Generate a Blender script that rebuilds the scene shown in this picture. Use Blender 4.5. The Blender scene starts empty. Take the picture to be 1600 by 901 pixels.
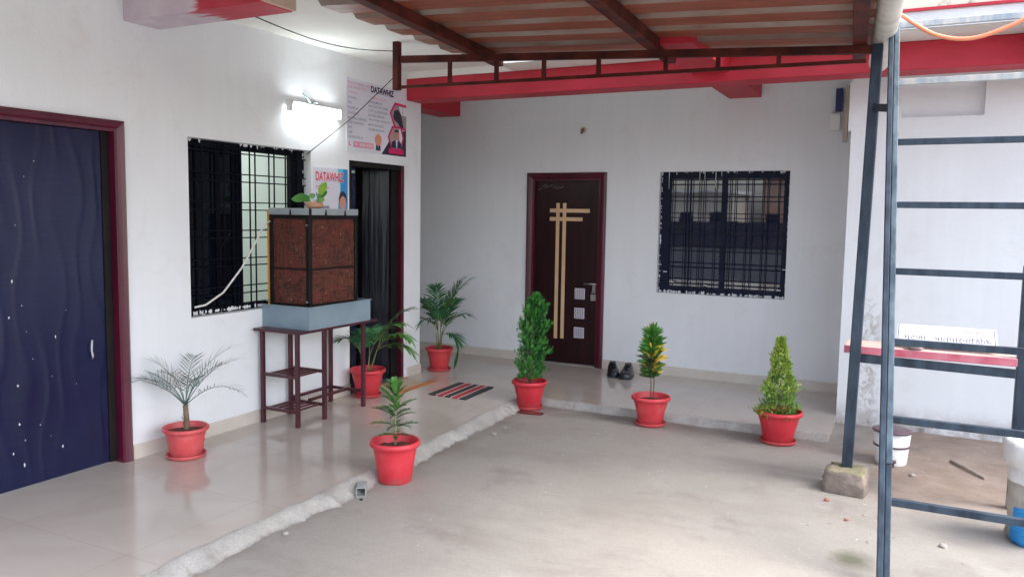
import bpy, bmesh, math, random
from mathutils import Vector, Matrix

random.seed(7)
S = bpy.context.scene
COL = S.collection
PI = math.pi

# ------------------------------------------------------------------ camera, sky, sun, exposure
cd = bpy.data.cameras.new('camera'); cam = bpy.data.objects.new('camera', cd); COL.objects.link(cam)
cd.sensor_width = 36.0; cd.lens = 36.0 * 1249.94 / 1600.0; cd.clip_end = 1000.0; cd.clip_start = 0.05
_y, _p, _r = math.radians(26.823), math.radians(5.242), math.radians(0.909)
F = Vector((-math.sin(_y) * math.cos(_p), math.cos(_y) * math.cos(_p), -math.sin(_p)))
R0 = Vector((math.cos(_y), math.sin(_y), 0)); U0 = R0.cross(F)
RR = R0 * math.cos(_r) + U0 * math.sin(_r); UU = -R0 * math.sin(_r) + U0 * math.cos(_r)
M = Matrix(((RR.x, UU.x, -F.x, 0), (RR.y, UU.y, -F.y, 0), (RR.z, UU.z, -F.z, 1.6), (0, 0, 0, 1)))
cam.matrix_world = M
S.camera = cam

SUN_EL, SUN_AZ = math.radians(55), math.radians(78)   # azimuth clockwise from +Y
W = bpy.data.worlds.new('World'); S.world = W; W.use_nodes = True
wn = W.node_tree.nodes; wl = W.node_tree.links
sky = wn.new('ShaderNodeTexSky'); sky.sky_type = 'NISHITA'; sky.sun_disc = False
sky.sun_elevation = SUN_EL; sky.sun_rotation = SUN_AZ; sky.air_density = 1.0; sky.dust_density = 3.0; sky.ozone_density = 1.0
desat = wn.new('ShaderNodeHueSaturation'); desat.inputs['Saturation'].default_value = 0.55
wl.new(sky.outputs['Color'], desat.inputs['Color'])
wl.new(desat.outputs['Color'], wn['Background'].inputs['Color'])
wn['Background'].inputs['Strength'].default_value = 0.15
sl = bpy.data.lights.new('sun', 'SUN'); sl.energy = 0.5; sl.angle = math.radians(30); sl.color = (1, .99, .97)
sun = bpy.data.objects.new('sun', sl); COL.objects.link(sun)
sdir = Vector((math.sin(SUN_AZ) * math.cos(SUN_EL), math.cos(SUN_AZ) * math.cos(SUN_EL), math.sin(SUN_EL)))
sun.rotation_euler = sdir.to_track_quat('Z', 'Y').to_euler()
S.view_settings.view_transform = 'Standard'; S.view_settings.look = 'None'
S.view_settings.gamma = 1.0; S.view_settings.use_curve_mapping = False
S.view_settings.exposure = 2.36
S.render.engine = 'CYCLES'
S.cycles.use_denoising = True
try: S.cycles.denoiser = 'OPENIMAGEDENOISE'
except Exception: pass
S.cycles.max_bounces = 10; S.cycles.diffuse_bounces = 6

# ------------------------------------------------------------------ materials
def nodes_of(m):
    return m.node_tree.nodes, m.node_tree.links

def mat(name, c1, c2=None, scale=4.0, rough=.6, bump=0.0, bscale=40.0, metal=0.0, spec=.5, detail=4.0, lo=.35, hi=.65, stretch=(1, 1, 1), rvar=0.0, emit=None):
    m = bpy.data.materials.new(name); m.use_nodes = True
    n, l = nodes_of(m); b = n['Principled BSDF']
    b.inputs['Base Color'].default_value = (*c1, 1); b.inputs['Roughness'].default_value = rough
    b.inputs['Metallic'].default_value = metal; b.inputs['Specular IOR Level'].default_value = spec
    tc = n.new('ShaderNodeTexCoord'); mp = n.new('ShaderNodeMapping'); mp.inputs['Scale'].default_value = stretch
    l.new(tc.outputs['Object'], mp.inputs['Vector'])
    if c2 is not None:
        t = n.new('ShaderNodeTexNoise'); t.inputs['Scale'].default_value = scale; t.inputs['Detail'].default_value = detail
        l.new(mp.outputs['Vector'], t.inputs['Vector'])
        r = n.new('ShaderNodeValToRGB'); r.color_ramp.elements[0].position = lo; r.color_ramp.elements[1].position = hi
        r.color_ramp.elements[0].color = (*c1, 1); r.color_ramp.elements[1].color = (*c2, 1)
        l.new(t.outputs['Fac'], r.inputs['Fac']); l.new(r.outputs['Color'], b.inputs['Base Color'])
        if rvar:
            mr = n.new('ShaderNodeMapRange'); mr.inputs['To Min'].default_value = rough - rvar; mr.inputs['To Max'].default_value = rough + rvar
            l.new(t.outputs['Fac'], mr.inputs['Value']); l.new(mr.outputs['Result'], b.inputs['Roughness'])
    if bump:
        t2 = n.new('ShaderNodeTexNoise'); t2.inputs['Scale'].default_value = bscale; t2.inputs['Detail'].default_value = 6
        l.new(mp.outputs['Vector'], t2.inputs['Vector'])
        bp = n.new('ShaderNodeBump'); bp.inputs['Strength'].default_value = bump; bp.inputs['Distance'].default_value = .02
        l.new(t2.outputs['Fac'], bp.inputs['Height']); l.new(bp.outputs['Normal'], b.inputs['Normal'])
    if emit:
        b.inputs['Emission Color'].default_value = (*emit[0], 1); b.inputs['Emission Strength'].default_value = emit[1]
    return m

def ramp(n, l, src, p0, p1, c0=(0, 0, 0, 1), c1=(1, 1, 1, 1)):
    r = n.new('ShaderNodeValToRGB'); e = r.color_ramp.elements
    e[0].position = p0; e[1].position = p1; e[0].color = c0; e[1].color = c1
    l.new(src, r.inputs['Fac']); return r.outputs['Color']

def mixc(n, l, fac, a, b):
    x = n.new('ShaderNodeMix'); x.data_type = 'RGBA'
    if isinstance(fac, (int, float)): x.inputs[0].default_value = fac
    else: l.new(fac, x.inputs[0])
    for s, v in ((6, a), (7, b)):
        if isinstance(v, tuple): x.inputs[s].default_value = (*v[:3], 1)
        else: l.new(v, x.inputs[s])
    return x.outputs[2]

def maths(n, l, op, a, b=None, clamp=False):
    x = n.new('ShaderNodeMath'); x.operation = op; x.use_clamp = clamp
    for i, v in enumerate((a, b)):
        if v is None: continue
        if isinstance(v, (int, float)): x.inputs[i].default_value = v
        else: l.new(v, x.inputs[i])
    return x.outputs[0]

def noise(n, l, vec, scale, detail=4, rough=.5, dist=0.0):
    t = n.new('ShaderNodeTexNoise'); t.inputs['Scale'].default_value = scale; t.inputs['Detail'].default_value = detail
    t.inputs['Roughness'].default_value = rough; t.inputs['Distortion'].default_value = dist
    l.new(vec, t.inputs['Vector']); return t.outputs['Fac']

def bandmask(n, l, v, a, b, soft):
    """1 where a < v < b with soft edges"""
    m1 = n.new('ShaderNodeMapRange'); m1.interpolation_type = 'SMOOTHSTEP'
    m1.inputs['From Min'].default_value = a - soft; m1.inputs['From Max'].default_value = a + soft; l.new(v, m1.inputs['Value'])
    m2 = n.new('ShaderNodeMapRange'); m2.interpolation_type = 'SMOOTHSTEP'
    m2.inputs['From Min'].default_value = b + soft; m2.inputs['From Max'].default_value = b - soft; l.new(v, m2.inputs['Value'])
    return maths(n, l, 'MULTIPLY', m1.outputs['Result'], m2.outputs['Result'])

def wall_material():
    m = bpy.data.materials.new('white distemper plaster'); m.use_nodes = True
    n, l = nodes_of(m); b = n['Principled BSDF']; b.inputs['Roughness'].default_value = .75; b.inputs['Specular IOR Level'].default_value = .3
    tc = n.new('ShaderNodeTexCoord'); v = tc.outputs['Object']
    sp = n.new('ShaderNodeSeparateXYZ'); l.new(v, sp.inputs[0])
    X, Y, Z = sp.outputs
    a = noise(n, l, v, 1.3, 5); base = ramp(n, l, a, .3, .75, (.74, .765, .79, 1), (.80, .825, .85, 1))
    rm = n.new('ShaderNodeMapping'); rm.inputs['Scale'].default_value = (9, 9, .5); l.new(v, rm.inputs['Vector'])
    base = mixc(n, l, ramp(n, l, noise(n, l, rm.outputs['Vector'], 1.2, 5, .6), .35, .75, (0, 0, 0, 1), (.28, .28, .28, 1)), base, (.70, .70, .70))
    pa = noise(n, l, v, 2.6, 6, .7, .5)
    base = mixc(n, l, ramp(n, l, pa, .56, .70, (0, 0, 0, 1), (.35, .35, .35, 1)), base, (.66, .65, .64))
    s = noise(n, l, v, 9, 6, .65)
    spots = ramp(n, l, s, .70, .78, (0, 0, 0, 1), (.35, .35, .35, 1))
    c = mixc(n, l, spots, base, (.55, .55, .55))
    # splashed dirt along the foot of the walls out in the yard
    low = bandmask(n, l, Z, -1, .05, .13)
    d = noise(n, l, v, 6, 5, .7)
    east = bandmask(n, l, X, -.6, 50, .01)
    lowd = maths(n, l, 'MULTIPLY', maths(n, l, 'MULTIPLY', low, ramp(n, l, d, .30, .62)), east)
    c = mixc(n, l, lowd, c, (.20, .16, .135))
    # broken plaster patch low on the right-hand wall
    pm = maths(n, l, 'MULTIPLY', bandmask(n, l, X, -.37, -.24, .05), bandmask(n, l, Z, -1, .95, .18))
    pm = maths(n, l, 'MULTIPLY', pm, east)
    pn = noise(n, l, v, 13, 6, .75, .6)
    pk = maths(n, l, 'MULTIPLY', pm, ramp(n, l, pn, .46, .56))
    c = mixc(n, l, pk, c, (.50, .48, .46))
    l.new(c, b.inputs['Base Color'])
    f = noise(n, l, v, 55, 6, .6); g = noise(n, l, v, 3.5, 3)
    h = maths(n, l, 'ADD', maths(n, l, 'MULTIPLY', f, .22), g)
    h = maths(n, l, 'ADD', h, maths(n, l, 'MULTIPLY', pk, -1.6))
    bp = n.new('ShaderNodeBump'); bp.inputs['Strength'].default_value = .28; bp.inputs['Distance'].default_value = .02
    l.new(h, bp.inputs['Height']); l.new(bp.outputs['Normal'], b.inputs['Normal'])
    return m

def tile_material():
    m = bpy.data.materials.new('polished beige floor tiles'); m.use_nodes = True
    n, l = nodes_of(m); b = n['Principled BSDF']
    tc = n.new('ShaderNodeTexCoord'); v = tc.outputs['Object']
    br = n.new('ShaderNodeTexBrick'); br.offset = 0; br.squash = 1
    br.inputs['Scale'].default_value = 1.0; br.inputs['Brick Width'].default_value = .8; br.inputs['Row Height'].default_value = .8
    br.inputs['Mortar Size'].default_value = .0022; br.inputs['Mortar Smooth'].default_value = .3
    br.inputs['Color1'].default_value = (.50, .445, .395, 1); br.inputs['Color2'].default_value = (.515, .46, .41, 1); br.inputs['Mortar'].default_value = (.38, .335, .295, 1)
    l.new(v, br.inputs['Vector'])
    a = noise(n, l, v, 2.2, 5, .6, .8)
    cloud = ramp(n, l, a, .35, .7, (1, 1, 1, 1), (.90, .88, .86, 1))
    mu = n.new('ShaderNodeMix'); mu.data_type = 'RGBA'; mu.blend_type = 'MULTIPLY'; mu.inputs[0].default_value = 1
    l.new(br.outputs['Color'], mu.inputs[6]); l.new(cloud, mu.inputs[7])
    dust = noise(n, l, v, 7, 6, .7)
    c = mixc(n, l, ramp(n, l, dust, .55, .8, (0, 0, 0, 1), (.22, .22, .22, 1)), mu.outputs[2], (.40, .36, .32))
    l.new(c, b.inputs['Base Color'])
    mr = n.new('ShaderNodeMapRange'); mr.inputs['To Min'].default_value = .05; mr.inputs['To Max'].default_value = .17
    l.new(dust, mr.inputs['Value']); l.new(mr.outputs['Result'], b.inputs['Roughness'])
    b.inputs['Specular IOR Level'].default_value = .6
    w = noise(n, l, v, 1.5, 2)
    bp = n.new('ShaderNodeBump'); bp.inputs['Strength'].default_value = .04; bp.inputs['Distance'].default_value = .02
    l.new(w, bp.inputs['Height']); l.new(bp.outputs['Normal'], b.inputs['Normal'])
    return m

def ground_material():
    m = bpy.data.materials.new('worn concrete yard and bare soil'); m.use_nodes = True
    n, l = nodes_of(m); b = n['Principled BSDF']; b.inputs['Specular IOR Level'].default_value = .3
    tc = n.new('ShaderNodeTexCoord'); v = tc.outputs['Object']
    sp = n.new('ShaderNodeSeparateXYZ'); l.new(v, sp.inputs[0]); X, Y, Z = sp.outputs
    a = noise(n, l, v, .9, 6, .62, .4); base = ramp(n, l, a, .3, .7, (.312, .292, .262, 1), (.372, .352, .320, 1))
    st = n.new('ShaderNodeMapping'); st.inputs['Scale'].default_value = (.8, 1.7, 1); st.inputs['Rotation'].default_value = (0, 0, -.2); l.new(v, st.inputs['Vector'])
    s = noise(n, l, st.outputs['Vector'], 1.1, 7, .62, .15)
    c = mixc(n, l, ramp(n, l, s, .50, .74, (0, 0, 0, 1), (.85, .85, .85, 1)), base, (.230, .202, .180))
    s2 = noise(n, l, v, 2.7, 7, .72)
    c = mixc(n, l, ramp(n, l, s2, .58, .74, (0, 0, 0, 1), (.65, .65, .65, 1)), c, (.43, .415, .395))
    pu = noise(n, l, v, 1.9, 7, .68, .25)
    c = mixc(n, l, ramp(n, l, pu, .56, .70, (0, 0, 0, 1), (.6, .6, .6, 1)), c, (.185, .150, .145))
    sc_ = noise(n, l, st.outputs['Vector'], 6.5, 8, .78, .3)
    c = mixc(n, l, ramp(n, l, sc_, .55, .68, (0, 0, 0, 1), (.38, .38, .38, 1)), c, (.20, .172, .155))
    fg = noise(n, l, v, 75, 4, .8)
    c = mixc(n, l, ramp(n, l, fg, .40, .72, (.45, .45, .45, 1), (0, 0, 0, 1)), c, (.22, .20, .185))
    sk = noise(n, l, v, 120, 2, .5)
    c = mixc(n, l, ramp(n, l, sk, .72, .76, (0, 0, 0, 1), (.8, .8, .8, 1)), c, (.52, .50, .47))
    # bare soil on the open right side in front of the wall
    e = maths(n, l, 'ADD', X, maths(n, l, 'MULTIPLY', noise(n, l, v, 2.2, 5, .7), .7))
    ymask = maths(n, l, 'ADD', Y, maths(n, l, 'MULTIPLY', noise(n, l, v, 1.8, 5, .7), 1.0))
    soil = maths(n, l, 'MULTIPLY', bandmask(n, l, e, .12, 40, .16), bandmask(n, l, ymask, 5.7, 40, .35))
    sc = ramp(n, l, noise(n, l, v, 4.5, 7, .7), .3, .7, (.21, .155, .12, 1), (.37, .295, .24, 1))
    c = mixc(n, l, soil, c, sc)
    # dark damp algae stain
    dx = maths(n, l, 'MULTIPLY', maths(n, l, 'ADD', X, .20), 1.0); dy = maths(n, l, 'MULTIPLY', maths(n, l, 'ADD', Y, -4.16), .95)
    dd = maths(n, l, 'SQRT', maths(n, l, 'ADD', maths(n, l, 'MULTIPLY', dx, dx), maths(n, l, 'MULTIPLY', dy, dy)))
    dd = maths(n, l, 'ADD', dd, maths(n, l, 'MULTIPLY', noise(n, l, v, 9, 5, .7), .12))
    c = mixc(n, l, ramp(n, l, dd, .09, .20, (.85, .85, .85, 1), (0, 0, 0, 1)), c, (.10, .105, .065))
    # grime at the foot of the two steps
    gr = maths(n, l, 'MULTIPLY', bandmask(n, l, X, -3.2, -2.84, .07), bandmask(n, l, Y, -9, 6.3, .05))
    gr2 = maths(n, l, 'MULTIPLY', bandmask(n, l, Y, 6.04, 6.6, .06), bandmask(n, l, X, -3.2, -.3, .1))
    gg = maths(n, l, 'MULTIPLY', maths(n, l, 'MAXIMUM', gr, gr2), ramp(n, l, noise(n, l, v, 3.1, 5, .7), .36, .6))
    c = mixc(n, l, maths(n, l, 'MULTIPLY', gg, .75), c, (.20, .17, .15))
    l.new(c, b.inputs['Base Color'])
    mr = n.new('ShaderNodeMapRange'); mr.inputs['To Min'].default_value = .45; mr.inputs['To Max'].default_value = .85
    l.new(s2, mr.inputs['Value']); l.new(mr.outputs['Result'], b.inputs['Roughness'])
    f = noise(n, l, v, 38, 8, .7); g = noise(n, l, v, 5, 5, .6)
    h = maths(n, l, 'ADD', maths(n, l, 'MULTIPLY', f, .4), g)
    bp = n.new('ShaderNodeBump'); bp.inputs['Strength'].default_value = .35; bp.inputs['Distance'].default_value = .02
    l.new(h, bp.inputs['Height']); l.new(bp.outputs['Normal'], b.inputs['Normal'])
    return m

def wave_door_material():
    m = bpy.data.materials.new('embossed dark blue laminate'); m.use_nodes = True
    n, l = nodes_of(m); b = n['Principled BSDF']
    tc = n.new('ShaderNodeTexCoord'); v = tc.outputs['Object']
    sp = n.new('ShaderNodeSeparateXYZ'); l.new(v, sp.inputs[0]); X, Y, Z = sp.outputs
    # wavy vertical ribs along Y, wandering with Z
    w1 = maths(n, l, 'MULTIPLY', maths(n, l, 'SINE', maths(n, l, 'ADD', maths(n, l, 'MULTIPLY', Z, 8.5), maths(n, l, 'MULTIPLY', Y, 11.0))), .024)
    w2 = maths(n, l, 'MULTIPLY', maths(n, l, 'SINE', maths(n, l, 'ADD', maths(n, l, 'MULTIPLY', Z, 4.3), maths(n, l, 'MULTIPLY', Y, -17.0))), .020)
    yy = maths(n, l, 'ADD', Y, maths(n, l, 'ADD', w1, w2))
    rib = maths(n, l, 'SINE', maths(n, l, 'MULTIPLY', yy, 27.0))
    rib2 = maths(n, l, 'POWER', maths(n, l, 'ABSOLUTE', rib), 4.0)
    st = n.new('ShaderNodeMapping'); st.inputs['Scale'].default_value = (1, 1.2, 60); l.new(v, st.inputs['Vector'])
    gr = noise(n, l, st.outputs['Vector'], 5, 4, .6)
    cl = noise(n, l, v, 3, 4)
    c = ramp(n, l, cl, .3, .7, (.003, .006, .034, 1), (.007, .009, .044, 1))
    c = mixc(n, l, ramp(n, l, gr, .45, .75, (0, 0, 0, 1), (.4, .4, .4, 1)), c, (.018, .024, .075))
    l.new(c, b.inputs['Base Color']); b.inputs['Roughness'].default_value = .22; b.inputs['Specular IOR Level'].default_value = .42
    h = maths(n, l, 'ADD', rib2, maths(n, l, 'MULTIPLY', gr, .06))
    bp = n.new('ShaderNodeBump'); bp.inputs['Strength'].default_value = .26; bp.inputs['Distance'].default_value = .007
    l.new(h, bp.inputs['Height']); l.new(bp.outputs['Normal'], b.inputs['Normal'])
    return m

def half_painted_material():
    """cantilever beam: old pale coat near the wall, red paint beyond a brushed edge"""
    m = bpy.data.materials.new('half painted beam'); m.use_nodes = True
    n, l = nodes_of(m); b = n['Principled BSDF']; b.inputs['Roughness'].default_value = .6
    tc = n.new('ShaderNodeTexCoord'); v = tc.outputs['Object']
    sp = n.new('ShaderNodeSeparateXYZ'); l.new(v, sp.inputs[0]); X, Y, Z = sp.outputs
    st = n.new('ShaderNodeMapping'); st.inputs['Scale'].default_value = (1, 9, 9); l.new(v, st.inputs['Vector'])
    e = maths(n, l, 'ADD', X, maths(n, l, 'MULTIPLY', noise(n, l, st.outputs['Vector'], 2.2, 4, .6), .5))
    k = ramp(n, l, maths(n, l, 'ADD', maths(n, l, 'MULTIPLY', e, .5), 2.0), .20, .23)
    pale = ramp(n, l, noise(n, l, v, 6, 5), .3, .7, (.52, .43, .50, 1), (.62, .56, .60, 1))
    red = ramp(n, l, noise(n, l, v, 4, 5), .3, .7, (.42, .018, .04, 1), (.52, .045, .075, 1))
    c = mixc(n, l, k, pale, red)
    l.new(c, b.inputs['Base Color'])
    return m

def sheet_material():
    m = bpy.data.materials.new('rust stained roofing sheet'); m.use_nodes = True
    n, l = nodes_of(m); b = n['Principled BSDF']; b.inputs['Roughness'].default_value = .5; b.inputs['Specular IOR Level'].default_value = .35
    tc = n.new('ShaderNodeTexCoord'); v = tc.outputs['Object']
    sp = n.new('ShaderNodeSeparateXYZ'); l.new(v, sp.inputs[0]); X, Y, Z = sp.outputs
    st = n.new('ShaderNodeMapping'); st.inputs['Scale'].default_value = (1.0, 6.0, 1); l.new(v, st.inputs['Vector'])
    a = noise(n, l, st.outputs['Vector'], 1.6, 6, .65, .5)
    cream = ramp(n, l, noise(n, l, v, 5, 5), .3, .7, (.28, .205, .14, 1), (.42, .345, .26, 1))
    rust = ramp(n, l, noise(n, l, st.outputs['Vector'], 3.5, 6, .7), .3, .72, (.135, .032, .016, 1), (.33, .090, .042, 1))
    gx = n.new('ShaderNodeMapRange'); gx.inputs['From Min'].default_value = -3.4; gx.inputs['From Max'].default_value = -2.2; l.new(X, gx.inputs['Value'])
    k = ramp(n, l, maths(n, l, 'ADD', maths(n, l, 'MULTIPLY', gx.outputs['Result'], .55), a), .50, .72)
    c = mixc(n, l, k, cream, rust)
    l.new(c, b.inputs['Base Color'])
    return m

def jute_material():
    m = bpy.data.materials.new('woven brown cooling pad'); m.use_nodes = True
    n, l = nodes_of(m); b = n['Principled BSDF']; b.inputs['Roughness'].default_value = .85
    tc = n.new('ShaderNodeTexCoord'); v = tc.outputs['Object']
    s1 = n.new('ShaderNodeMapping'); s1.inputs['Scale'].default_value = (110, 110, 12); l.new(v, s1.inputs['Vector'])
    s2 = n.new('ShaderNodeMapping'); s2.inputs['Scale'].default_value = (14, 14, 120); l.new(v, s2.inputs['Vector'])
    a = noise(n, l, s1.outputs['Vector'], 1, 3); bb = noise(n, l, s2.outputs['Vector'], 1, 3)
    w = maths(n, l, 'MULTIPLY', maths(n, l, 'ADD', a, bb), .5)
    c = ramp(n, l, w, .38, .62, (.025, .007, .004, 1), (.15, .042, .022, 1))
    big = noise(n, l, v, 9, 6, .75)
    c = mixc(n, l, ramp(n, l, big, .45, .62, (0, 0, 0, 1), (.7, .7, .7, 1)), c, (.15, .024, .018))
    dk = noise(n, l, v, 5, 6, .7, .4)
    c = mixc(n, l, ramp(n, l, dk, .52, .66, (0, 0, 0, 1), (.75, .75, .75, 1)), c, (.022, .008, .006))
    lime = noise(n, l, v, 22, 6, .8)
    c = mixc(n, l, ramp(n, l, lime, .60, .70, (0, 0, 0, 1), (.75, .75, .75, 1)), c, (.34, .22, .17))
    l.new(c, b.inputs['Base Color'])
    bp = n.new('ShaderNodeBump'); bp.inputs['Strength'].default_value = .8; bp.inputs['Distance'].default_value = .01
    l.new(w, bp.inputs['Height']); l.new(bp.outputs['Normal'], b.inputs['Normal'])
    return m

def wood_material(name, c1, c2, axis='z', rough=.35, spec=.5):
    st = {'z': (14, 14, .8), 'y': (14, .8, 14), 'x': (.8, 14, 14)}[axis]
    return mat(name, c1, c2, scale=1.6, rough=rough, detail=6, lo=.3, hi=.72, stretch=st, bump=.06, bscale=6, spec=spec)

WALL = wall_material(); TILE = tile_material(); GROUND = ground_material()
PLASTER_IN = mat('pale green interior plaster', (.66, .70, .67), (.72, .75, .73), scale=2)
RED = mat('deep red exterior paint', (.40, .010, .024), (.50, .018, .042), scale=2.5, rough=.55, bump=.12, bscale=30, detail=6)
CEIL = mat('cream ceiling paint', (.72, .71, .66), (.78, .77, .73), scale=2, rough=.8)
GREYPLAST = mat('grey cement render', (.60, .62, .64), (.70, .72, .73), scale=3, rough=.8, bump=.2)
SKIRT = mat('beige skirting tile', (.56, .51, .45), (.63, .58, .52), scale=5, rough=.25, rvar=.08)
def mortar_material():
    m = bpy.data.materials.new('worn chalky mortar'); m.use_nodes = True
    n, l = nodes_of(m); b = n['Principled BSDF']; b.inputs['Roughness'].default_value = .9; b.inputs['Specular IOR Level'].default_value = .2
    tc = n.new('ShaderNodeTexCoord'); v = tc.outputs['Object']; sp = n.new('ShaderNodeSeparateXYZ'); l.new(v, sp.inputs[0])
    c = ramp(n, l, noise(n, l, v, 7, 9, .7), .32, .62, (.36, .34, .315, 1), (.51, .495, .47, 1))
    dz = maths(n, l, 'ADD', sp.outputs[2], maths(n, l, 'MULTIPLY', noise(n, l, v, 11, 7, .75), .055))
    c = mixc(n, l, ramp(n, l, maths(n, l, 'ADD', maths(n, l, 'MULTIPLY', dz, 8.0), .5), .16, .34, (.9, .9, .9, 1), (0, 0, 0, 1)), c, (.235, .212, .192))
    g = noise(n, l, v, 95, 4, .8)
    c = mixc(n, l, ramp(n, l, g, .38, .60, (.32, .32, .32, 1), (0, 0, 0, 1)), c, (.20, .18, .165))
    l.new(c, b.inputs['Base Color'])
    h = maths(n, l, 'ADD', noise(n, l, v, 26, 8, .75), maths(n, l, 'MULTIPLY', g, .5))
    bp = n.new('ShaderNodeBump'); bp.inputs['Strength'].default_value = .7; bp.inputs['Distance'].default_value = .02
    l.new(h, bp.inputs['Height']); l.new(bp.outputs['Normal'], b.inputs['Normal'])
    return m
MORTAR = mortar_material()
WAVE = wave_door_material(); HALF = half_painted_material(); SHEET = sheet_material(); JUTE = jute_material()
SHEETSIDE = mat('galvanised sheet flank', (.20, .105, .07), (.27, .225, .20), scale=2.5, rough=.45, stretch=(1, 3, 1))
MAROON = mat('glossy maroon enamel', (.060, .003, .015), (.095, .005, .024), scale=5, rough=.3, bump=.15, bscale=12, stretch=(1, 1, .4))
MAHOG = wood_material('dark mahogany laminate', (.010, .0012, .0022), (.026, .0035, .006), spec=.28)
STRIPW = mat('pale maple inlay', (.60, .40, .22), (.68, .47, .27), scale=8, rough=.4)
NAVYD = mat('blackened window enamel', (.0015, .0025, .006), (.003, .004, .010), scale=8, rough=.55, spec=.12)
NAVY = mat('navy window enamel', (.003, .006, .022), (.007, .011, .034), scale=8, rough=.5, spec=.2)
def smoked_glass(ior, c):
    m = bpy.data.materials.new('dark tinted glass'); m.use_nodes = True
    n, l = nodes_of(m); b = n['Principled BSDF']
    b.inputs['Base Color'].default_value = (*c, 1); b.inputs['Roughness'].default_value = .02
    b.inputs['IOR'].default_value = ior
    tc = n.new('ShaderNodeTexCoord')
    bp = n.new('ShaderNodeBump'); bp.inputs['Strength'].default_value = .02; bp.inputs['Distance'].default_value = .02
    l.new(noise(n, l, tc.outputs['Object'], 2.5, 2), bp.inputs['Height']); l.new(bp.outputs['Normal'], b.inputs['Normal'])
    return m
GLASS = smoked_glass(1.95, (.003, .006, .030)); GLASSD = smoked_glass(1.36, (.002, .004, .008))
STEELB = mat('blue grey painted steel', (.015, .025, .042), (.040, .062, .088), scale=5, spec=.35, rough=.42, detail=7, stretch=(4, 4, 1), rvar=.12)
STEELM = mat('chalky blue grey steel', (.028, .048, .070), (.11, .15, .18), scale=6, spec=.35, rough=.42, detail=7, stretch=(3, 3, .8), rvar=.1)
STEELP = mat('pale mottled steel', (.26, .31, .35), (.52, .50, .46), scale=7, rough=.4, detail=7, stretch=(3, 3, 1))  # paler steel colour, kept for the upper rungs
RUSTB = mat('dark red oxide steel', (.034, .006, .004), (.105, .018, .010), scale=6, spec=.25, rough=.65, detail=7, stretch=(1, 1, 1))
STANDM = mat('maroon painted stand', (.050, .008, .016), (.080, .015, .026), scale=8, rough=.35)
GREYM = mat('bluish grey sheet metal', (.19, .26, .31), (.23, .30, .35), scale=5, rough=.4)
GREYL = mat('grey cooler lid', (.26, .31, .33), (.34, .38, .39), scale=6, rough=.5)
BLACKM = mat('black frame paint', (.005, .0045, .005), (.012, .009, .009), scale=9, rough=.55, spec=.25)
ORANGE = mat('orange side panel', (.62, .25, .03), (.70, .31, .05), scale=5, rough=.45)
def pot_material(name, c1, c2, fade, seed):
    m = bpy.data.materials.new(name); m.use_nodes = True
    n, l = nodes_of(m); b = n['Principled BSDF']; b.inputs['Specular IOR Level'].default_value = .42
    tc = n.new('ShaderNodeTexCoord'); mp = n.new('ShaderNodeMapping'); mp.inputs['Location'].default_value = (seed, seed * .7, 0); l.new(tc.outputs['Object'], mp.inputs['Vector']); v = mp.outputs['Vector']
    sp = n.new('ShaderNodeSeparateXYZ'); l.new(tc.outputs['Object'], sp.inputs[0])
    c = ramp(n, l, noise(n, l, v, 6, 5, .6), .35, .68, (*c1, 1), (*c2, 1))
    f = noise(n, l, v, 11, 6, .75)
    c = mixc(n, l, maths(n, l, 'MULTIPLY', ramp(n, l, f, .52, .72), fade), c, (.50, .20, .18))
    low = bandmask(n, l, sp.outputs[2], -1, .035, .035)
    d = noise(n, l, v, 28, 6, .75)
    c = mixc(n, l, maths(n, l, 'MULTIPLY', maths(n, l, 'MULTIPLY', low, ramp(n, l, d, .46, .62)), .65), c, (.22, .14, .11))
    st = n.new('ShaderNodeMapping'); st.inputs['Scale'].default_value = (26, 26, 2.5); l.new(v, st.inputs['Vector'])
    c = mixc(n, l, ramp(n, l, noise(n, l, st.outputs['Vector'], 1, 5, .7), .60, .74, (0, 0, 0, 1), (.30, .30, .30, 1)), c, (.40, .16, .13))
    l.new(c, b.inputs['Base Color'])
    mr = n.new('ShaderNodeMapRange'); mr.inputs['To Min'].default_value = .30; mr.inputs['To Max'].default_value = .55; l.new(f, mr.inputs['Value']); l.new(mr.outputs['Result'], b.inputs['Roughness'])
    return m
POTRED = pot_material('red plastic', (.55, .028, .042), (.63, .045, .062), .25, 1.0); POTRED2 = pot_material('coral red plastic', (.57, .040, .052), (.64, .062, .075), .4, 5.0); POTRED3 = pot_material('deep red plastic', (.50, .022, .036), (.59, .036, .052), .3, 9.0)
POTFADE = pot_material('faded red plastic', (.56, .06, .07), (.66, .11, .11), .6, 3.0)
SOIL = mat('red brown potting soil', (.07, .028, .017), (.15, .065, .04), scale=30, rough=.95, bump=1.0, bscale=60)
TERRA = mat('terracotta', (.52, .25, .15), (.60, .32, .21), scale=6, rough=.8)
def leafm(name, c1, c2, scale=9):
    m = mat(name, c1, c2, scale=scale, rough=.5, lo=.35, hi=.65, spec=.35)
    m.node_tree.nodes['Principled BSDF'].inputs['Subsurface Weight'].default_value = 0
    return m
L_BLUE = leafm('dusty blue green frond', (.055, .12, .095), (.11, .19, .155)); L_DRY = leafm('dry straw frond', (.17, .15, .10), (.26, .22, .15))
L_PALM = leafm('deep palm green', (.018, .10, .038), (.045, .18, .06)); L_PALM2 = leafm('fresh palm green', (.04, .15, .025), (.075, .22, .04))
L_NOR = leafm('soft pine green', (.06, .19, .03), (.11, .28, .05)); L_NOR2 = leafm('dark pine green', (.025, .10, .03), (.05, .15, .045))
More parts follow.
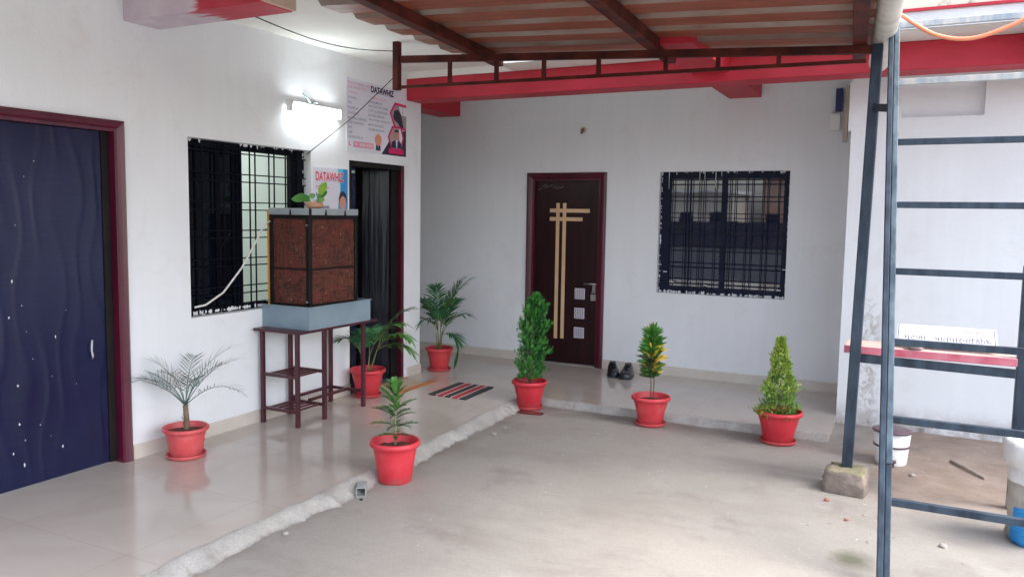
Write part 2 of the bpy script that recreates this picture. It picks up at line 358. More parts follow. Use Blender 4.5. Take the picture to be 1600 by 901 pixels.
L_CYP = leafm('cypress green', (.022, .15, .022), (.05, .22, .036)); L_CYP2 = leafm('bright cypress green', (.045, .23, .022), (.08, .30, .035)); L_CYP3 = leafm('deep cypress green', (.008, .06, .016), (.016, .085, .022))
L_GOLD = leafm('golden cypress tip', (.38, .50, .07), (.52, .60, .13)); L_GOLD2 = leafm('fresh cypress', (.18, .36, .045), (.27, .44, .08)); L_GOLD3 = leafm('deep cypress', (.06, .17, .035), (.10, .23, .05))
L_CRO = leafm('croton green', (.035, .15, .025), (.09, .26, .04), 25); L_CROY = leafm('croton yellow', (.66, .42, .04), (.76, .54, .08), 25); L_CROD = leafm('croton dark', (.02, .045, .025), (.10, .12, .03), 25)
L_LIME = leafm('lime leaf', (.20, .42, .03), (.30, .52, .05)); L_GRN = leafm('mid leaf', (.05, .2, .03), (.09, .28, .05))
STEM = mat('woody stem', (.13, .085, .055), (.21, .15, .10), scale=30, rough=.85); STEMG = mat('green cane', (.14, .18, .05), (.28, .27, .09), scale=12, rough=.6)
WHITEP = mat('white plastic', (.72, .72, .70), (.80, .80, .78), scale=4, rough=.35); DARKPL = mat('purple grey plastic', (.10, .055, .075), (.14, .08, .10), scale=6, rough=.4)
PVC = mat('weathered pvc', (.55, .53, .47), (.68, .66, .60), scale=4, rough=.45, stretch=(1, 3, 1)); HOSE = mat('salmon orange conduit', (.72, .22, .11), (.78, .27, .14), scale=5, rough=.45)
CONC = mat('rough concrete block', (.16, .125, .105), (.31, .25, .21), scale=7, rough=.95, bump=1.0, bscale=22, detail=8)
MOSS = mat('mossy concrete top', (.30, .25, .19), (.20, .20, .09), scale=9, rough=.95, bump=.8, bscale=22)
PINKP = mat('faded pink plank', (.66, .47, .41), (.74, .57, .50), scale=3, rough=.7, stretch=(1, 6, 6)); PINKE = mat('magenta painted plank edge', (.48, .06, .11), (.60, .20, .25), scale=8, rough=.6)
BOARDW = mat('sign board white', (.74, .73, .76), (.80, .79, .82), scale=4, rough=.5); INKB = mat('dark blue lettering', (.03, .04, .10)); INKR = mat('red lettering', (.50, .05, .06)); INKG = mat('grey lettering', (.30, .30, .34))
PAPER = mat('poster vinyl', (.66, .66, .74), (.70, .70, .78), scale=3, rough=.4); P_PINK = mat('print pink', (.70, .25, .36)); P_MAG = mat('print magenta', (.60, .012, .12)); P_NAVY = mat('print navy', (.015, .02, .07)); P_GREY = mat('print grey', (.26, .28, .36))
P_SKIN = mat('print skin', (.52, .25, .20)); P_DARK = mat('print charcoal', (.022, .025, .045)); P_ORG = mat('print salmon', (.72, .28, .16)); P_BLUE = mat('print blue', (.03, .26, .58)); P_CYAN = mat('print cyan', (.10, .50, .66)); P_RED = mat('print red', (.66, .03, .09)); P_WHITE = mat('print white', (.76, .75, .80)); P_TAUPE = mat('print taupe', (.36, .27, .28))
MATBLK = mat('charcoal mat pile', (.025, .028, .034), (.05, .052, .06), scale=60, rough=.95, bump=.5, bscale=200); MATRED = mat('red mat pile', (.40, .03, .04), (.48, .05, .06), scale=60, rough=.95, bump=.5, bscale=200); MATWHT = mat('pale mat cord', (.55, .48, .44), (.62, .55, .50), scale=60, rough=.95)
MATBEI = mat('beige mat pile', (.42, .33, .24), (.48, .39, .29), scale=50, rough=.95); MATORG = mat('rust orange mat border', (.42, .16, .06), (.50, .20, .08), scale=50, rough=.95)
SHOE = mat('black polished leather', (.006, .008, .014), (.012, .015, .024), scale=6, rough=.22); SHOEIN = mat('shoe lining', (.02, .02, .03))
CHROME = mat('brushed steel', (.42, .41, .42), (.50, .49, .50), scale=8, rough=.28, metal=1.0); LATT = mat('silver lattice tile', (.60, .57, .64), rough=.3)
CABLEW = mat('white cable', (.66, .63, .60)); CABLEB = mat('black cable', (.012, .012, .012))
BLUEB = mat('blue box', (.02, .035, .14), (.03, .05, .18), scale=6, rough=.4); BAGB = mat('blue woven bag', (.005, .16, .44), (.02, .24, .56), scale=20, rough=.5, stretch=(1, 1, 8), bump=.3); BAGW = mat('translucent white bag film', (.60, .58, .58), (.72, .71, .71), scale=6, rough=.4, bump=.4, bscale=12); BAGG = mat('muddy bag film', (.22, .21, .17), (.42, .38, .34), scale=7, rough=.5, bump=.4, bscale=14)
GALV = mat('galvanised tube', (.34, .38, .37), (.46, .50, .48), scale=6, rough=.45, metal=.3); TWIG = mat('grey twig', (.30, .24, .20), (.40, .34, .29), scale=20)
CHIP = mat('chipped white paint', (.60, .62, .64), (.74, .75, .76), scale=20, rough=.8)
DEBR = mat('grit', (.30, .26, .23), (.50, .47, .44), scale=20, rough=.9); BRICKC = mat('brick crumb', (.35, .12, .08), (.42, .17, .11), scale=20, rough=.9)
TUBE = mat('lit tube', (.9, .9, .9), emit=((.90, .98, 1.0), 8.0)); FITT = mat('lamp batten', (.75, .75, .74))
HOUSEA = mat('pale house render', (.50, .47, .42), (.58, .55, .50), scale=1.2, rough=.9); HOUSEB = mat('salmon house render', (.42, .28, .21), (.48, .33, .26), scale=1.2, rough=.9); HOUSEC = mat('blue grey render', (.26, .33, .38), (.32, .39, .44), scale=1.2, rough=.9)

# ------------------------------------------------------------------ mesh helpers
def quad(bm, ps, mi=0):
    f = bm.faces.new([bm.verts.new(p) for p in ps]); f.material_index = mi; return f

def box(bm, x0, x1, y0, y1, z0, z1, mi=0):
    v = [bm.verts.new((x, y, z)) for z in (z0, z1) for y in (y0, y1) for x in (x0, x1)]
    for q in ((0, 2, 3, 1), (4, 5, 7, 6), (0, 1, 5, 4), (2, 6, 7, 3), (0, 4, 6, 2), (1, 3, 7, 5)):
        bm.faces.new([v[i] for i in q]).material_index = mi

def frame_of(d):
    d = Vector(d).normalized(); a = Vector((0, 0, 1)) if abs(d.z) < .9 else Vector((1, 0, 0))
    s = d.cross(a).normalized(); return d, s, s.cross(d)

def bar(bm, p0, p1, w, h=None, mi=0):
    """square section tube between two points; w sideways, h the other way"""
    h = h or w; p0 = Vector(p0); p1 = Vector(p1); d, s, u = frame_of(p1 - p0)
    v = [bm.verts.new(p + s * (a * w / 2) + u * (b * h / 2)) for p in (p0, p1) for a, b in ((-1, -1), (1, -1), (1, 1), (-1, 1))]
    for q in ((3, 2, 1, 0), (4, 5, 6, 7), (0, 1, 5, 4), (1, 2, 6, 5), (2, 3, 7, 6), (3, 0, 4, 7)):
        bm.faces.new([v[i] for i in q]).material_index = mi

def tube(bm, pts, r, n=8, mi=0, taper=None, cap=True):
    pts = [Vector(p) for p in pts]; rings = []
    for i, p in enumerate(pts):
        d = (pts[min(i + 1, len(pts) - 1)] - pts[max(i - 1, 0)])
        d, s, u = frame_of(d); rr = r if taper is None else r + (taper - r) * i / (len(pts) - 1)
        rings.append([bm.verts.new(p + s * (rr * math.cos(2 * PI * k / n)) + u * (rr * math.sin(2 * PI * k / n))) for k in range(n)])
    for a, b in zip(rings, rings[1:]):
        for k in range(n):
            f = bm.faces.new((a[k], a[(k + 1) % n], b[(k + 1) % n], b[k])); f.smooth = True; f.material_index = mi
    if cap:
        bm.faces.new(rings[0][::-1]).material_index = mi; bm.faces.new(rings[-1]).material_index = mi

def lathe(bm, prof, n=40, c=(0, 0, 0), mi=0, sx=1, sy=1, fn=None):
    rings = []
    for r, z in prof:
        ring = []
        for k in range(n):
            a = 2 * PI * k / n; p = Vector((c[0] + r * math.cos(a) * sx, c[1] + r * math.sin(a) * sy, c[2] + z))
            if fn: p = fn(p, a, z)
            ring.append(bm.verts.new(p))
        rings.append(ring)
    for a, b in zip(rings, rings[1:]):
        for k in range(n):
            f = bm.faces.new((a[k], a[(k + 1) % n], b[(k + 1) % n], b[k])); f.smooth = True; f.material_index = mi
    return rings

def prism(bm, pts, z0, z1, mi=0):
    lo = [bm.verts.new((x, y, z0)) for x, y in pts]; hi = [bm.verts.new((x, y, z1)) for x, y in pts]
    bm.faces.new(lo[::-1]).material_index = mi; bm.faces.new(hi).material_index = mi
    for i in range(len(pts)):
        j = (i + 1) % len(pts); bm.faces.new((lo[i], lo[j], hi[j], hi[i])).material_index = mi

def wall_with_holes(bm, u0, u1, v0, v1, holes, P, depth):
    """P(u, v, d): front face at d = 0, back at d = depth; clean shell with openings"""
    us = sorted({u0, u1, *[h[0] for h in holes], *[h[1] for h in holes]}); vs = sorted({v0, v1, *[h[2] for h in holes], *[h[3] for h in holes]})
    us = [u for u in us if u0 <= u <= u1]; vs = [v for v in vs if v0 <= v <= v1]
    def solid(i, j):
        if not (0 <= i < len(us) - 1 and 0 <= j < len(vs) - 1): return False
        u = (us[i] + us[i + 1]) / 2; v = (vs[j] + vs[j + 1]) / 2
        return not any(h[0] < u < h[1] and h[2] < v < h[3] for h in holes)
    for i in range(len(us) - 1):
        for j in range(len(vs) - 1):
            if not solid(i, j): continue
            a, b, c, d = us[i], us[i + 1], vs[j], vs[j + 1]
            quad(bm, [P(a, c, 0), P(b, c, 0), P(b, d, 0), P(a, d, 0)]); quad(bm, [P(a, c, depth), P(a, d, depth), P(b, d, depth), P(b, c, depth)])
            if not solid(i - 1, j): quad(bm, [P(a, c, 0), P(a, d, 0), P(a, d, depth), P(a, c, depth)])
            if not solid(i + 1, j): quad(bm, [P(b, c, 0), P(b, c, depth), P(b, d, depth), P(b, d, 0)])
            if not solid(i, j - 1): quad(bm, [P(a, c, 0), P(a, c, depth), P(b, c, depth), P(b, c, 0)])
            if not solid(i, j + 1): quad(bm, [P(a, d, 0), P(b, d, 0), P(b, d, depth), P(a, d, depth)])
    bmesh.ops.remove_doubles(bm, verts=bm.verts, dist=1e-5)

def obj(name, bm, mats, parent=None, bevel=0, label=None, kind=None, recalc=True, loc=None, segs=2):
    if recalc: bmesh.ops.recalc_face_normals(bm, faces=bm.faces)
    me = bpy.data.meshes.new(name); bm.to_mesh(me); bm.free()
    for m in (mats if isinstance(mats, (list, tuple)) else [mats]): me.materials.append(m)
    o = bpy.data.objects.new(name, me); COL.objects.link(o)
    if parent: o.parent = parent
    if loc: o.location = loc
    if bevel:
        b = o.modifiers.new('bevel', 'BEVEL'); b.width = bevel; b.segments = segs; b.limit_method = 'ANGLE'; b.angle_limit = math.radians(40)
    if label: o['label'] = label
    if kind: o['kind'] = kind
    return o

def tag(o, label, cat, group=None):
    o['label'] = label; o['category'] = cat
    if group: o['group'] = group
    return o

def thing(name, label, cat, loc=(0, 0, 0), group=None, rotz=0):
    o = bpy.data.objects.new(name, None); o.empty_display_size = .1; COL.objects.link(o); o.location = loc; o.rotation_euler = (0, 0, rotz)
    return tag(o, label, cat, group)

def B(): return bmesh.new()

_textcache = {}
def text_shape(body, bold=0.0):
    k = (body, bold)
    if k in _textcache: return _textcache[k]
    cu = bpy.data.curves.new('lettering', 'FONT'); cu.body = body; cu.size = 1; cu.offset = bold; cu.resolution_u = 3
    o = bpy.data.objects.new('lettering', cu); COL.objects.link(o)
    dg = bpy.context.evaluated_depsgraph_get(); dg.update()
    me = bpy.data.meshes.new_from_object(o.evaluated_get(dg))
    vs = [(v.co.x, v.co.y) for v in me.vertices]; fs = [tuple(p.vertices) for p in me.polygons]
    bpy.data.objects.remove(o); bpy.data.curves.remove(cu); bpy.data.meshes.remove(me)
    _textcache[k] = (vs, fs); return vs, fs

def fit_text(bm, body, u0, u1, v0, v1, P, mi=0, bold=0.0):
    vs, fs = text_shape(body, bold)
    if not vs: return
    xs = [a for a, _ in vs]; ys = [b for _, b in vs]; ax, bx, ay, by = min(xs), max(xs), min(ys), max(ys)
    bv = [bm.verts.new(P(u0 + (x - ax) / max(bx - ax, 1e-6) * (u1 - u0), v0 + (y - ay) / max(by - ay, 1e-6) * (v1 - v0))) for x, y in vs]
    for f in fs:
        try: bm.faces.new([bv[i] for i in f]).material_index = mi
        except ValueError: pass

def flat(bm, pts, P, mi=0):
    bm.faces.new([bm.verts.new(P(u, v)) for u, v in pts]).material_index = mi

def ell(cu, cv, ru, rv, n=24, a0=0, a1=2 * PI):
    return [(cu + ru * math.cos(a0 + (a1 - a0) * k / n), cv + rv * math.sin(a0 + (a1 - a0) * k / n)) for k in range(n if a1 - a0 > 6 else n + 1)]

# ================================================================== SETTING
GZ = -0.06; XL = -4.42; YB = 7.9; YR = 7.0
bm = B(); quad(bm, [(-150, -150, GZ), (150, -150, GZ), (150, 150, GZ), (-150, 150, GZ)])
obj('ground', bm, GROUND, kind='structure')
bm = B(); prism(bm, [(-6.4, -5), (-2.95, -5), (-2.95, 3.7), (-3.06, 6.29), (-.52, 6.32), (-.52, 7.9), (-6.4, 7.9)], -.12, 0)
obj('veranda_floor', bm, TILE, kind='structure')

def mortar_strip(pts, wid, seed, lo=.6):
    """sloping band of mortar smeared from the tile edge down to the yard, uneven along its foot"""
    from mathutils import noise as mn
    bm = B(); rows = []
    for (x, y, nx, ny) in pts:
        a = mn.noise(Vector((x * 1.9 + seed, y * 1.9, 0))); b = mn.noise(Vector((x * 7 + seed, y * 7, 3))); c = mn.noise(Vector((x * 23 + seed, y * 23, 7)))
        w = wid * max(.35, 1 + .45 * a + .40 * b + .32 * c); back = .025 + .03 * b + .015 * c
        row = []
        for t, z in ((-1, .002), (.0, .0035 + .001 * c), (.3, -.019 + .006 * b + .006 * c), (.6, -.038 + .008 * b + .007 * c), (.82, -.053 + .005 * c), (1.0, GZ - .003)):
            d = t * w if t >= 0 else -back
            row.append(bm.verts.new((x + nx * d, y + ny * d, z)))
        rows.append(row)
    for a, b in zip(rows, rows[1:]):
        for k in range(5):
            f = bm.faces.new((a[k], a[k + 1], b[k + 1], b[k])); f.smooth = True
    return bm
pts = []; y = -4.0
while y < 6.24: pts.append((-2.95 - max(0, y - 3.7) * .0425, y, 1, 0)); y += .02
bm = mortar_strip(pts, .09, 3)
pts = []; x = -3.06
while x < -.53: pts.append((x, 6.29 + (x + 3.06) * .0118, 0, -1)); x += .02
b2 = mortar_strip(pts, .022, 5)
tmp = bpy.data.meshes.new('t'); b2.to_mesh(tmp); b2.free(); bm.from_mesh(tmp); bpy.data.meshes.remove(tmp)
obj('step_edge', bm, MORTAR, kind='structure')

# ================================================================== HOUSE
house = thing('house', 'white plastered house with red beam, dark doors and barred windows', 'house')
PLx = lambda u, v, d: (XL - d, u, v)
H_DOOR = (1.56, 3.345, -.12, 2.105); H_WIN = (3.87, 5.10, .86, 2.09); H_DR2 = (5.585, 6.41, -.12, 2.05)
bm = B(); wall_with_holes(bm, .9, 6.70, -.12, 3.4, [H_DOOR, H_WIN, H_DR2], PLx, .23)
# end wall closing the room block at the alcove
box(bm, -6.4, -4.652, 6.47, 6.699, -.12, 3.4); box(bm, -8.3, -4.652, .9, 1.13, -.12, 3.4)
obj('wall', bm, WALL, house, label='white veranda wall with the tube lamp and posters')
B_DOOR = (-3.80, -2.93, -.12, 2.035); B_WIN = (-2.35, -1.10, .84, 2.055)
PBy = lambda u, v, d: (u, YB + d, v)
bm = B(); wall_with_holes(bm, -6.4, -.3, -.12, 3.4, [B_DOOR, B_WIN], PBy, .23)
box(bm, -6.63, -6.402, 6.47, 7.9, -.12, 3.4)
obj('wall', bm, WALL, house, label='white back wall with the brown door')
PRy = lambda u, v, d: (u, YR + d, v)
bm = B(); wall_with_holes(bm, -.525, 7.0, -.12, 3.2, [(-.17, .39, 2.40, 2.66)], PRy, .06)
box(bm, -.525, 7.0, YR + .0602, YR + .25, -.12, 3.2)
box(bm, -.525, -.30, YR + .2502, YB - .002, -.12, 3.2)
box(bm, -.548, -.5252, YR + .001, YR + .05, 2.31, 2.70)
obj('wall', bm, WALL, house, label='weathered white wall standing forward in the open yard')
# skirting tiles
bm = B()
box(bm, XL - .01, XL + .012, 3.385, 5.583, -.01, .092); box(bm, XL - .01, XL + .012, 6.47, 6.71, -.01, .092)
box(bm, -6.4, XL - .0105, 6.70, 6.712, -.01, .092)
box(bm, -6.4, -3.80, YB - .012, YB + .01, -.01, .095); box(bm, -2.925, -.53, YB - .012, YB + .01, -.01, .095)
obj('skirting', bm, SKIRT, house, bevel=.003)
# roof slab, beams
bm = B(); prism(bm, [(-6.63, .2), (-3.28, .2), (-3.28, 6.1), (7.0, 6.1), (7.0, 8.13), (-6.63, 8.13)], 2.932, 3.06)
obj('slab', bm, CEIL, house, label='cream slab underside over the veranda')
bm = B(); box(bm, XL - .001, 7.0, 6.45, 6.70, 2.668, 2.868)
bm2 = bm
obj('beam', bm, RED, house, bevel=.008, label='long red painted beam across the veranda')
for x0, x1, z0, y0 in ((-4.95, -4.68, 2.695, 6.702), (-1.69, -1.39, 2.74, 5.3), (.62, .95, 2.74, 5.3)):
    bm = B()
    if y0 < 6.4:
        box(bm, x0, x1, 6.702, YB - .001, z0, 2.93); box(bm, x0, x1, y0, 6.448, z0, 2.93); box(bm, x0, x1, 6.4482, 6.7018, z0, 2.6678) if z0 < 2.66 else None
    else: box(bm, x0, x1, y0, YB - .001, z0, 2.93)
    obj('beam', bm, RED, house, bevel=.006, label='short red cross beam')
bm = B(); box(bm, XL + .001, -3.30, 3.40, 3.66, 2.745, 2.93)
obj('beam', bm, HALF, house, bevel=.006, label='half repainted cross beam, pale near the wall and red beyond')
bm = B(); box(bm, -3.2998, -3.27, 3.405, 3.655, 2.75, 2.929); obj('beam_end', bm, mat('bare cream beam end', (.50, .38, .28), (.58, .46, .36), scale=6, rough=.8), house)
bm = B(); prism(bm, [(XL + .001, 6.452), (-3.27, 6.452), (-3.27, 6.101), (7.0, 6.101), (7.0, YB - .002), (XL + .001, YB - .002)], 2.8695, 2.9315); obj('soffit', bm, CEIL, house)
# fascia above the open yard, grey band, red line and stained parapet
bm = B(); box(bm, -.9, 7.0, 6.07, 6.0985, 2.875, 2.985); obj('fascia', bm, GREYPLAST, house)
bm = B(); box(bm, -.9, 7.0, 6.055, 6.0985, 2.9855, 3.004); obj('red_band', bm, RED, house)
bm = B(); box(bm, -.9, 7.0, 6.065, 6.0985, 3.0045, 3.95); obj('parapet', bm, mat('mould streaked cream parapet', (.70, .66, .54), (.16, .13, .08), scale=9, rough=.85, lo=.56, hi=.70, detail=8, stretch=(1, 1, .5)), house)
# room behind the barred window and the dark passage behind the half open door
bm = B()
def room(bm, y0, y1, x0, x1, z0, z1):
    quad(bm, [(x0, y0, z0), (x0, y1, z0), (x0, y1, z1), (x0, y0, z1)])
    quad(bm, [(x0, y0, z0), (x1, y0, z0), (x1, y1, z0), (x0, y1, z0)]); quad(bm, [(x0, y0, z1), (x1, y0, z1), (x1, y1, z1), (x0, y1, z1)])
    quad(bm, [(x0, y0, z0), (x1, y0, z0), (x1, y0, z1), (x0, y0, z1)]); quad(bm, [(x0, y1, z0), (x1, y1, z0), (x1, y1, z1), (x0, y1, z1)])
room(bm, 3.5, 5.40, -8.0, XL - .232, -.02, 2.9); obj('room', bm, PLASTER_IN, house, label='pale green room seen through the barred window', recalc=False)
bm = B(); room(bm, 5.45, 6.465, -8.0, XL - .232, -.02, 2.9); obj('room', bm, mat('unlit passage walls', (.10, .10, .10)), house, label='dark passage behind the half open door', recalc=False)  # dark grey wall colour stands in for the passage's missing light
la = bpy.data.lights.new('room_fill', 'POINT'); la.energy = 6.5; la.shadow_soft_size = .25; la.color = (.93, 1.0, .97)  # unseen point light added to brighten the room
lo_ = bpy.data.objects.new('room_fill', la); COL.objects.link(lo_); lo_.location = (-6.2, 4.6, 2.4)

# ---- windows
def chips(bm, segs, P, seed, size=(.006, .03)):
    rnd = random.Random(seed)
    for (a, b, c, d, n) in segs:
        for _ in range(n):
            t = rnd.random(); u = a + (b - a) * t; v = c + (d - c) * t; w = rnd.uniform(*size); h = rnd.uniform(.006, .028)
            k = rnd.randint(5, 7); q = [(u + w * (.5 + .5 * rnd.random()) * math.cos(2 * PI * i / k), v + h * (.4 + .6 * rnd.random()) * math.sin(2 * PI * i / k)) for i in range(k)]
            flat(bm, q, lambda a_, b_, e=rnd.uniform(0, .0015): P(a_, b_, e))

# left window: dark sliding pane on the left, grille with the lit room on the right
win = B(); Y0, Y1, Z0, Z1 = H_WIN; xf = XL - .075
for a in ((Y0, Y0 + .045, Z0, Z1), (Y1 - .15, Y1, Z0, Z1), (Y0 + .0451, Y1 - .1501, Z0, Z0 + .05), (Y0 + .0451, Y1 - .1501, Z1 - .05, Z1), (4.375, 4.425, Z0 + .0501, Z1 - .0501)):
    box(win, xf - .05, xf, a[0], a[1], a[2], a[3])
window = obj('window', win, NAVYD, house, bevel=.003, label='barred window in the veranda wall, its right half open on a bright room')
bm = B(); box(bm, xf - .034, xf - .028, Y0 + .045, 4.375, Z0 + .05, Z1 - .05); obj('pane', bm, GLASSD, window)
bm = B(); box(bm, xf - .024, xf - .0185, 4.19, 4.23, Z0 + .05, Z1 - .05); box(bm, xf - .024, xf - .0185, 4.345, 4.3748, Z0 + .05, Z1 - .05); obj('sash_stile', bm, NAVYD, window)
bm = B(); xg = XL - .052
for z in [Z0 + .13 + i * .205 + o for i in range(6) for o in (0, .055)]:
    if z < Z1 - .04: bar(bm, (xg, Y0 + .01, z), (xg, Y1 - .01, z), .0085)
for yv in [3.99, 4.04, 4.19, 4.24, 4.39, 4.49, 4.545, 4.69, 4.745, 4.87, 4.925, 5.0]:
    bar(bm, (xg - .0112, yv, Z0 + .01), (xg - .0112, yv, Z1 - .01), .0085)
obj('grille', bm, NAVYD, window)
bm = B(); Pc = lambda u, v, e: (XL - .070 + e, u, v)
chips(bm, [(Y0 + .02, 4.6, Z0 + .02, Z0 + .02, 40)], Pc, 1, (.01, .035)); chips(bm, [(Y0 + .05, Y1 - .1, Z1 - .006, Z1 - .006, 18)], Pc, 2, (.006, .022))
chips(bm, [(Y1 - .02, Y1 - .02, Z0, Z1, 18)], Pc, 3, (.006, .015))
obj('paint_smear', bm, CHIP, window, recalc=False, kind='stuff')

# back window
win = B(); X0, X1, Z0, Z1 = B_WIN; yf = YB + .06
for a in ((X0, X0 + .10, Z0, Z1), (X1 - .055, X1, Z0, Z1), (X0 + .1001, X1 - .0551, Z0, Z0 + .07), (X0 + .1001, X1 - .0551, Z1 - .07, Z1), (-1.74, -1.69, Z0 + .0701, Z1 - .0701)):
    box(win, a[0], a[1], yf, yf + .05, a[2], a[3])
window2 = obj('window', win, NAVY, house, bevel=.003, label='closed dark barred window in the back wall right of the brown door')
for a, b in ((X0 + .10, -1.74), (-1.69, X1 - .055)):
    bm = B(); box(bm, a, b, yf + .028, yf + .034, Z0 + .07, Z1 - .07); obj('pane', bm, GLASS, window2)
bm = B(); yg = YB + .035
for z in [Z0 + .10 + i * .165 + o for i in range(7) for o in (0, .045)]:
    bar(bm, (X0 + .004, yg, z), (X1 - .004, yg, z), .0075)
for xv in [-2.22, -2.10, -2.066, -2.035, -1.955, -1.91, -1.80, -1.655, -1.605, -1.50, -1.445, -1.345, -1.30, -1.20]:
    bar(bm, (xv, yg + .0102, Z0 + .004), (xv, yg + .0102, Z1 - .004), .0075)
obj('grille', bm, NAVY, window2)
bm = B(); Pc = lambda u, v, e: (u, yf - .004 - e, v)
chips(bm, [(X0 + .02, X1 - .02, Z0 + .012, Z0 + .012, 60)], Pc, 4, (.008, .03)); chips(bm, [(X0 + .012, X0 + .012, Z0, Z1, 34)], Pc, 5, (.004, .012))
chips(bm, [(X1 - .008, X1 - .008, Z0, Z1, 14)], Pc, 6, (.003, .008)); chips(bm, [(X0, X1, Z1 - .006, Z1 - .006, 20)], Pc, 7, (.004, .02))
for xv, h in ((-2.262, .17), (-1.955, .10), (-1.905, .09), (-1.797, .16), (-1.742, .05)):
    flat(bm, [(xv, Z1), (xv + .007, Z1), (xv + .006, Z1 - h), (xv + .003, Z1 - h)], lambda a, b: Pc(a, b, .036))
for xv, zv in ((-2.20, .95), (-2.27, 1.05), (-1.86, .93), (-1.16, .92), (-2.33, 1.12), (-1.115, 1.12)):
    flat(bm, [(xv - .02, zv), (xv + .02, zv), (xv + .02, zv + .008), (xv - .02, zv + .008)], lambda a, b: Pc(a, b, .036))
obj('paint_smear', bm, CHIP, window2, recalc=False, kind='stuff')

# ---- doors
def moulded_frame(bm, u0, u1, v1, w, P, v0=0.0, right=True, left=True):
    """door frame with a stepped moulding; P(u, v, d) with d towards the viewer"""
    prof = ((0, -.10), (0, .018), (.25, .030), (.55, .024), (.75, .012), (1, .010), (1, -.10))
    inner = {}
    for side, on in (('l', left), ('r', right)):
        if not on: continue
        for (a, da), (b, db) in zip(prof, prof[1:]):
            ua, ub = (u0 + a * w, u0 + b * w) if side == 'l' else (u1 - a * w, u1 - b * w)
            quad(bm, [P(ua, v0, da), P(ub, v0, db), P(ub, v1 - b * w, db), P(ua, v1 - a * w, da)])
    for (a, da), (b, db) in zip(prof, prof[1:]):
        quad(bm, [P(u0 + (a * w if left else 0), v1 - a * w, da), P(u0 + (b * w if left else 0), v1 - b * w, db), P(u1 - b * w, v1 - b * w, db), P(u1 - a * w, v1 - a * w, da)])

PW = lambda u, v, d: (XL + d, u, v)
door = thing('door', '', 'x'); del door['category']; door['label'] = 'wide dark blue embossed door with a maroon frame at the left'; door.parent = house
bm = B(); moulded_frame(bm, 1.53, 3.375, 2.135, .068, PW); bmesh.ops.remove_doubles(bm, verts=bm.verts, dist=1e-5); obj('door_frame', bm, MAROON, door)
bm = B(); box(bm, XL - .085, XL - .05, 1.60, 3.306, .012, 2.066); obj('door_leaf', bm, WAVE, door, bevel=.003)
bm = B()
box(bm, XL - .0495, XL - .042, 3.255, 3.3055, .012, 2.065); obj('reveal_shade', bm, BLACKM, door)  # black strip painted in for the shaded gap inside the frame
bm = B(); rnd = random.Random(11)
for u, v, w, h in [(2.69, 1.19, .012, .026), (2.665, .99, .012, .02), (2.70, .60, .014, .02), (2.70, .38, .012, .022), (2.72, .14, .016, .04), (2.95, .19, .014, .03), (2.93, .85, .010, .026), (2.72, 1.5, .008, .008), (2.78, 1.77, .008, .008), (2.84, 1.86, .007, .007), (2.74, 1.05, .008, .008), (2.79, .74, .008, .008), (2.9, .62, .007, .007), (2.73, .28, .008, .012), (2.82, .35, .008, .008), (2.88, .27, .006, .006), (2.76, .9, .006, .006), (3.05, .55, .006, .006), (2.66, .22, .010, .02), (3.0, 1.0, .006, .006)]:
    w *= .75; h *= .75
    flat(bm, [(u + w * .5 * math.cos(k * PI / 4) * rnd.uniform(.7, 1.2), v + h * .5 * math.sin(k * PI / 4) * rnd.uniform(.7, 1.2)) for k in range(8)], lambda a, b: PW(a, b, -.0488))
obj('paint_speck', bm, CHIP, door, recalc=False, kind='stuff')
bm = B(); tube(bm, [PW(3.155, .80, -.04), PW(3.145, .77, -.03), PW(3.143, .74, -.03), PW(3.152, .70, -.032), PW(3.155, .685, -.045)], .006, 6); obj('handle', bm, mat('pale bent wire', (.5, .5, .55)), door)

door2 = thing('door', '', 'x'); del door2['category']; door2['label'] = 'narrow dark double door standing half open beside the posters'; door2.parent = house
bm = B()
box(bm, XL - .12, XL + .006, 5.586, 5.615, 0, 2.049); box(bm, XL - .12, XL + .006, 5.615, 6.365, 2.0, 2.049)
obj('door_frame', bm, BLACKM, door2, bevel=.004)
bm = B(); box(bm, XL - .12, XL + .009, 6.3652, 6.409, 0, 2.049); obj('door_frame', bm, MAROON, door2, bevel=.006)
bm = B(); box(bm, XL - .10, XL - .068, 5.6155, 5.76, .012, 1.998); leafA = obj('door_leaf', bm, WAVE, door2, bevel=.002)
bm = B(); box(bm, XL - .0675, XL - .060, 5.635, 5.74, 1.945, 1.97); obj('latch_plate', bm, mat('pale green plastic plate', (.42, .55, .50)), door2)
bm = B()
a = math.radians(60); c, s_ = math.cos(a), math.sin(a)
p = [(-.0, -.0), (-.0, -.25), (-.035, -.25), (-.035, -.0)]
pp = [(XL - .055 + (q[0] * c + q[1] * s_), 6.245 + (-q[0] * s_ + q[1] * c)) for q in p]
prism(bm, pp, .012, 1.998); obj('door_leaf', bm, mat('black blue laminate', (.002, .003, .009), (.005, .006, .016), scale=3, rough=.28, stretch=(9, 9, .6), bump=.3, bscale=3), door2)
bm = B(); box(bm, XL - .115, XL - .03, 6.2455, 6.365, .012, 1.998); obj('door_leaf', bm, BLACKM, door2)
bm = B(); box(bm, XL - .12, XL + .004, 5.586, 6.409, .0005, .012); obj('threshold', bm, mat('dark stone threshold', (.06, .07, .08), (.09, .10, .11), scale=6, rough=.3), door2)

